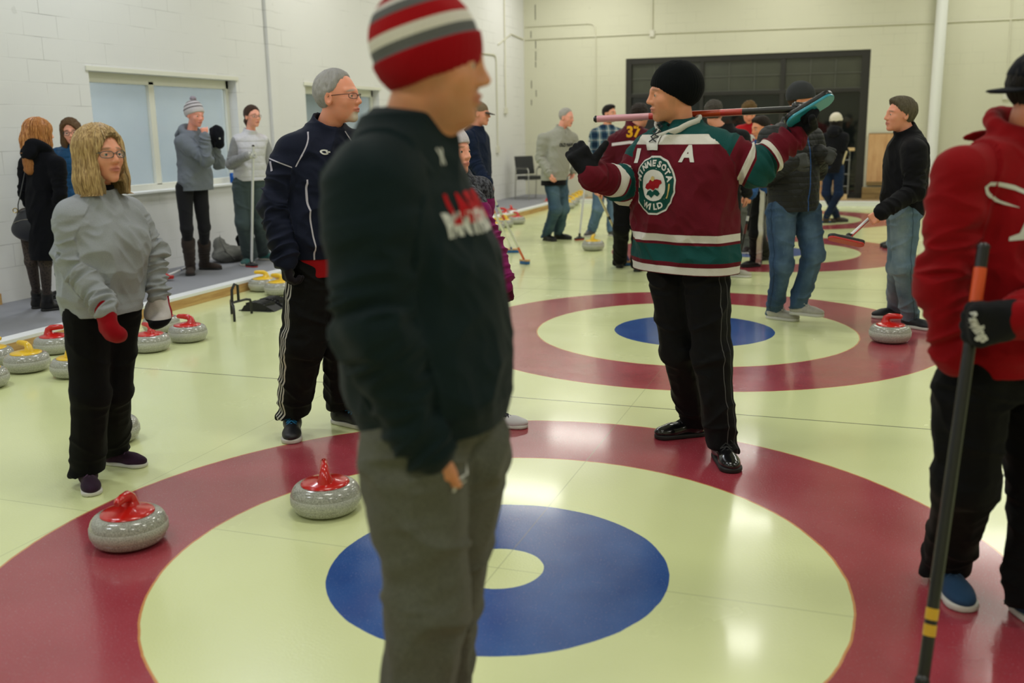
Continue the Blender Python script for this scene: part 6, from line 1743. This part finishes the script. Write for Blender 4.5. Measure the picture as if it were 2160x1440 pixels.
GO = O+np.array([.03, .16, .20]); e = empty('glove', GO, 'black glove lying on top of the grey canvas bag', 'glove')
V, Q = implicit(hand_prims(GO-UP*.04, nrm(UP*.9+np.array([0, -.3, 0])), np.array([1.0, 0, 0]), 'l', 'relax', 1.15, .004), .004)
finish('glove_shell', V, Q, BLACKGLOVE, e, GO)
# visitor chair in the far corner
CP = np.array([XW+.62, 16.9, .10]); e = empty('visitor_chair', CP, 'black leather visitor chair with steel arms in the far corner', 'chair'); CHR = plain('chair_steel', (176, 176, 170), .3, .9); LEA = plain('chair_leather', (34, 36, 38), .35)
cfw = nrm(TH*.8+RH*.55); f = Fr(CP, np.cross(UP, cfw), cfw, UP); w = lambda x, y, z: f.w((x, y, z))
V, Q = implicit([Pr(lambda X: np.maximum(np.maximum(np.abs(f.to(X)[..., 0])-.24, np.abs(f.to(X)[..., 1])-.23), np.abs(f.to(X)[..., 2]-.45)-.035), CP-.5, CP+.7, 0)], .012, None, 2); finish('seat', V, Q, LEA, e, CP)
def bk(X):
    q = f.to(X); z = q[..., 2]; y = q[..., 1]+.24+(z-.45)*.18; return np.maximum(np.maximum(np.abs(q[..., 0])-.23, np.abs(y)-.028), np.abs(z-.70)-.19)
V, Q = implicit([Pr(bk, CP-.6, CP+1.1, 0)], .012, None, 2); finish('backrest', V, Q, LEA, e, CP)
for sx in (-1, 1):
    MB().tube([w(sx*.27, .24, 0), w(sx*.27, .24, .60), w(sx*.27, .20, .645), w(sx*.27, -.16, .645), w(sx*.27, -.22, .60), w(sx*.27, -.26, 0)], .012, 8).build('side_frame', CHR, e, True, off=CP)
    MB().tube([w(sx*.27, .18, .662), w(sx*.27, -.14, .662)], .020, 8, sq=(1.3, .6)).build('armrest', LEA, e, True, off=CP)
MB().tube([w(-.27, .1, .41), w(.27, .1, .41)], .011, 8).tube([w(-.27, -.2, .41), w(.27, -.2, .41)], .011, 8).build('cross_bar', CHR, e, True, off=CP)
# timber by the overhead door
PLY = wood_mat('plywood', (214, 172, 124), (190, 144, 96), (6, 6, .8)); LUM = wood_mat('lumber_edge', (150, 124, 76), (120, 96, 56), (1, 8, 14))
O = (1.33, YB-.08, .06); e = empty('plywood_sheet', O, 'plywood sheet leaning on the back wall right of the dark door', 'plywood')
MB().box((1.27, YB-.075, .40), (2.18, YB-.05, 1.34), .002).build('panel', PLY, e, off=O); MB().box((1.27, YB-.06, 1.335), (2.18, YB-.03, 1.36), .002).box((1.27, YB-.085, .33), (2.18, YB-.02, .40), .002).build('batten', LUM, e, off=O)
for i in range(2):
    o = MB().box((1.20, YB-.30, .06+i*.12), (2.9, YB-.12, .175+i*.12), .004).build('lumber_beam', LUM, None, off=(1.20, YB-.3, .06)); o.location = (1.20, YB-.3, .06)
    tag(o, ('lower' if i == 0 else 'upper')+' of two timber beams stacked under the plywood sheet', 'timber')
O = (.6, YB-.25, .06); e = empty('pallet_frame', O, 'wooden and wire crate frame standing in front of the dark door', 'crate'); PAL = wood_mat('pallet_wood', (222, 196, 148), (196, 166, 116), (8, 2, 2))
MB().box((-.2, YB-.34, .06), (.92, YB-.20, .16), .003).build('base_rail', PAL, e, off=O); MB().box((.45, YB-.33, 1.02), (1.02, YB-.22, 1.08), .004).build('top_rail', PAL, e, off=O)
k = MB()
for x in (.1, .35, .62, .93): k.tube([(x, YB-.27, .16), (x, YB-.27, 1.03)], .014, 6)
for z in (.32, .56, .84): k.tube([(-.15, YB-.27, z), (.95, YB-.27, z)], .010, 6)
k.build('wire_frame', plain('galvanised_wire', (140, 142, 140), .4, .7), e, True, off=O)
MB().box((-.15, YB-.22, .16), (.66, YB-.20, .72), .002).build('board', PLY, e, off=O)
# small timber block against the left wall
O = (XW+.03, 3.35, .10); tag(MB().box((XW+.0, 3.05, .10), (XW+.05, 3.52, .20), .003).build('timber_block', WOOD, None, off=O, loc=O), 'short timber offcut against the base of the left wall', 'timber')
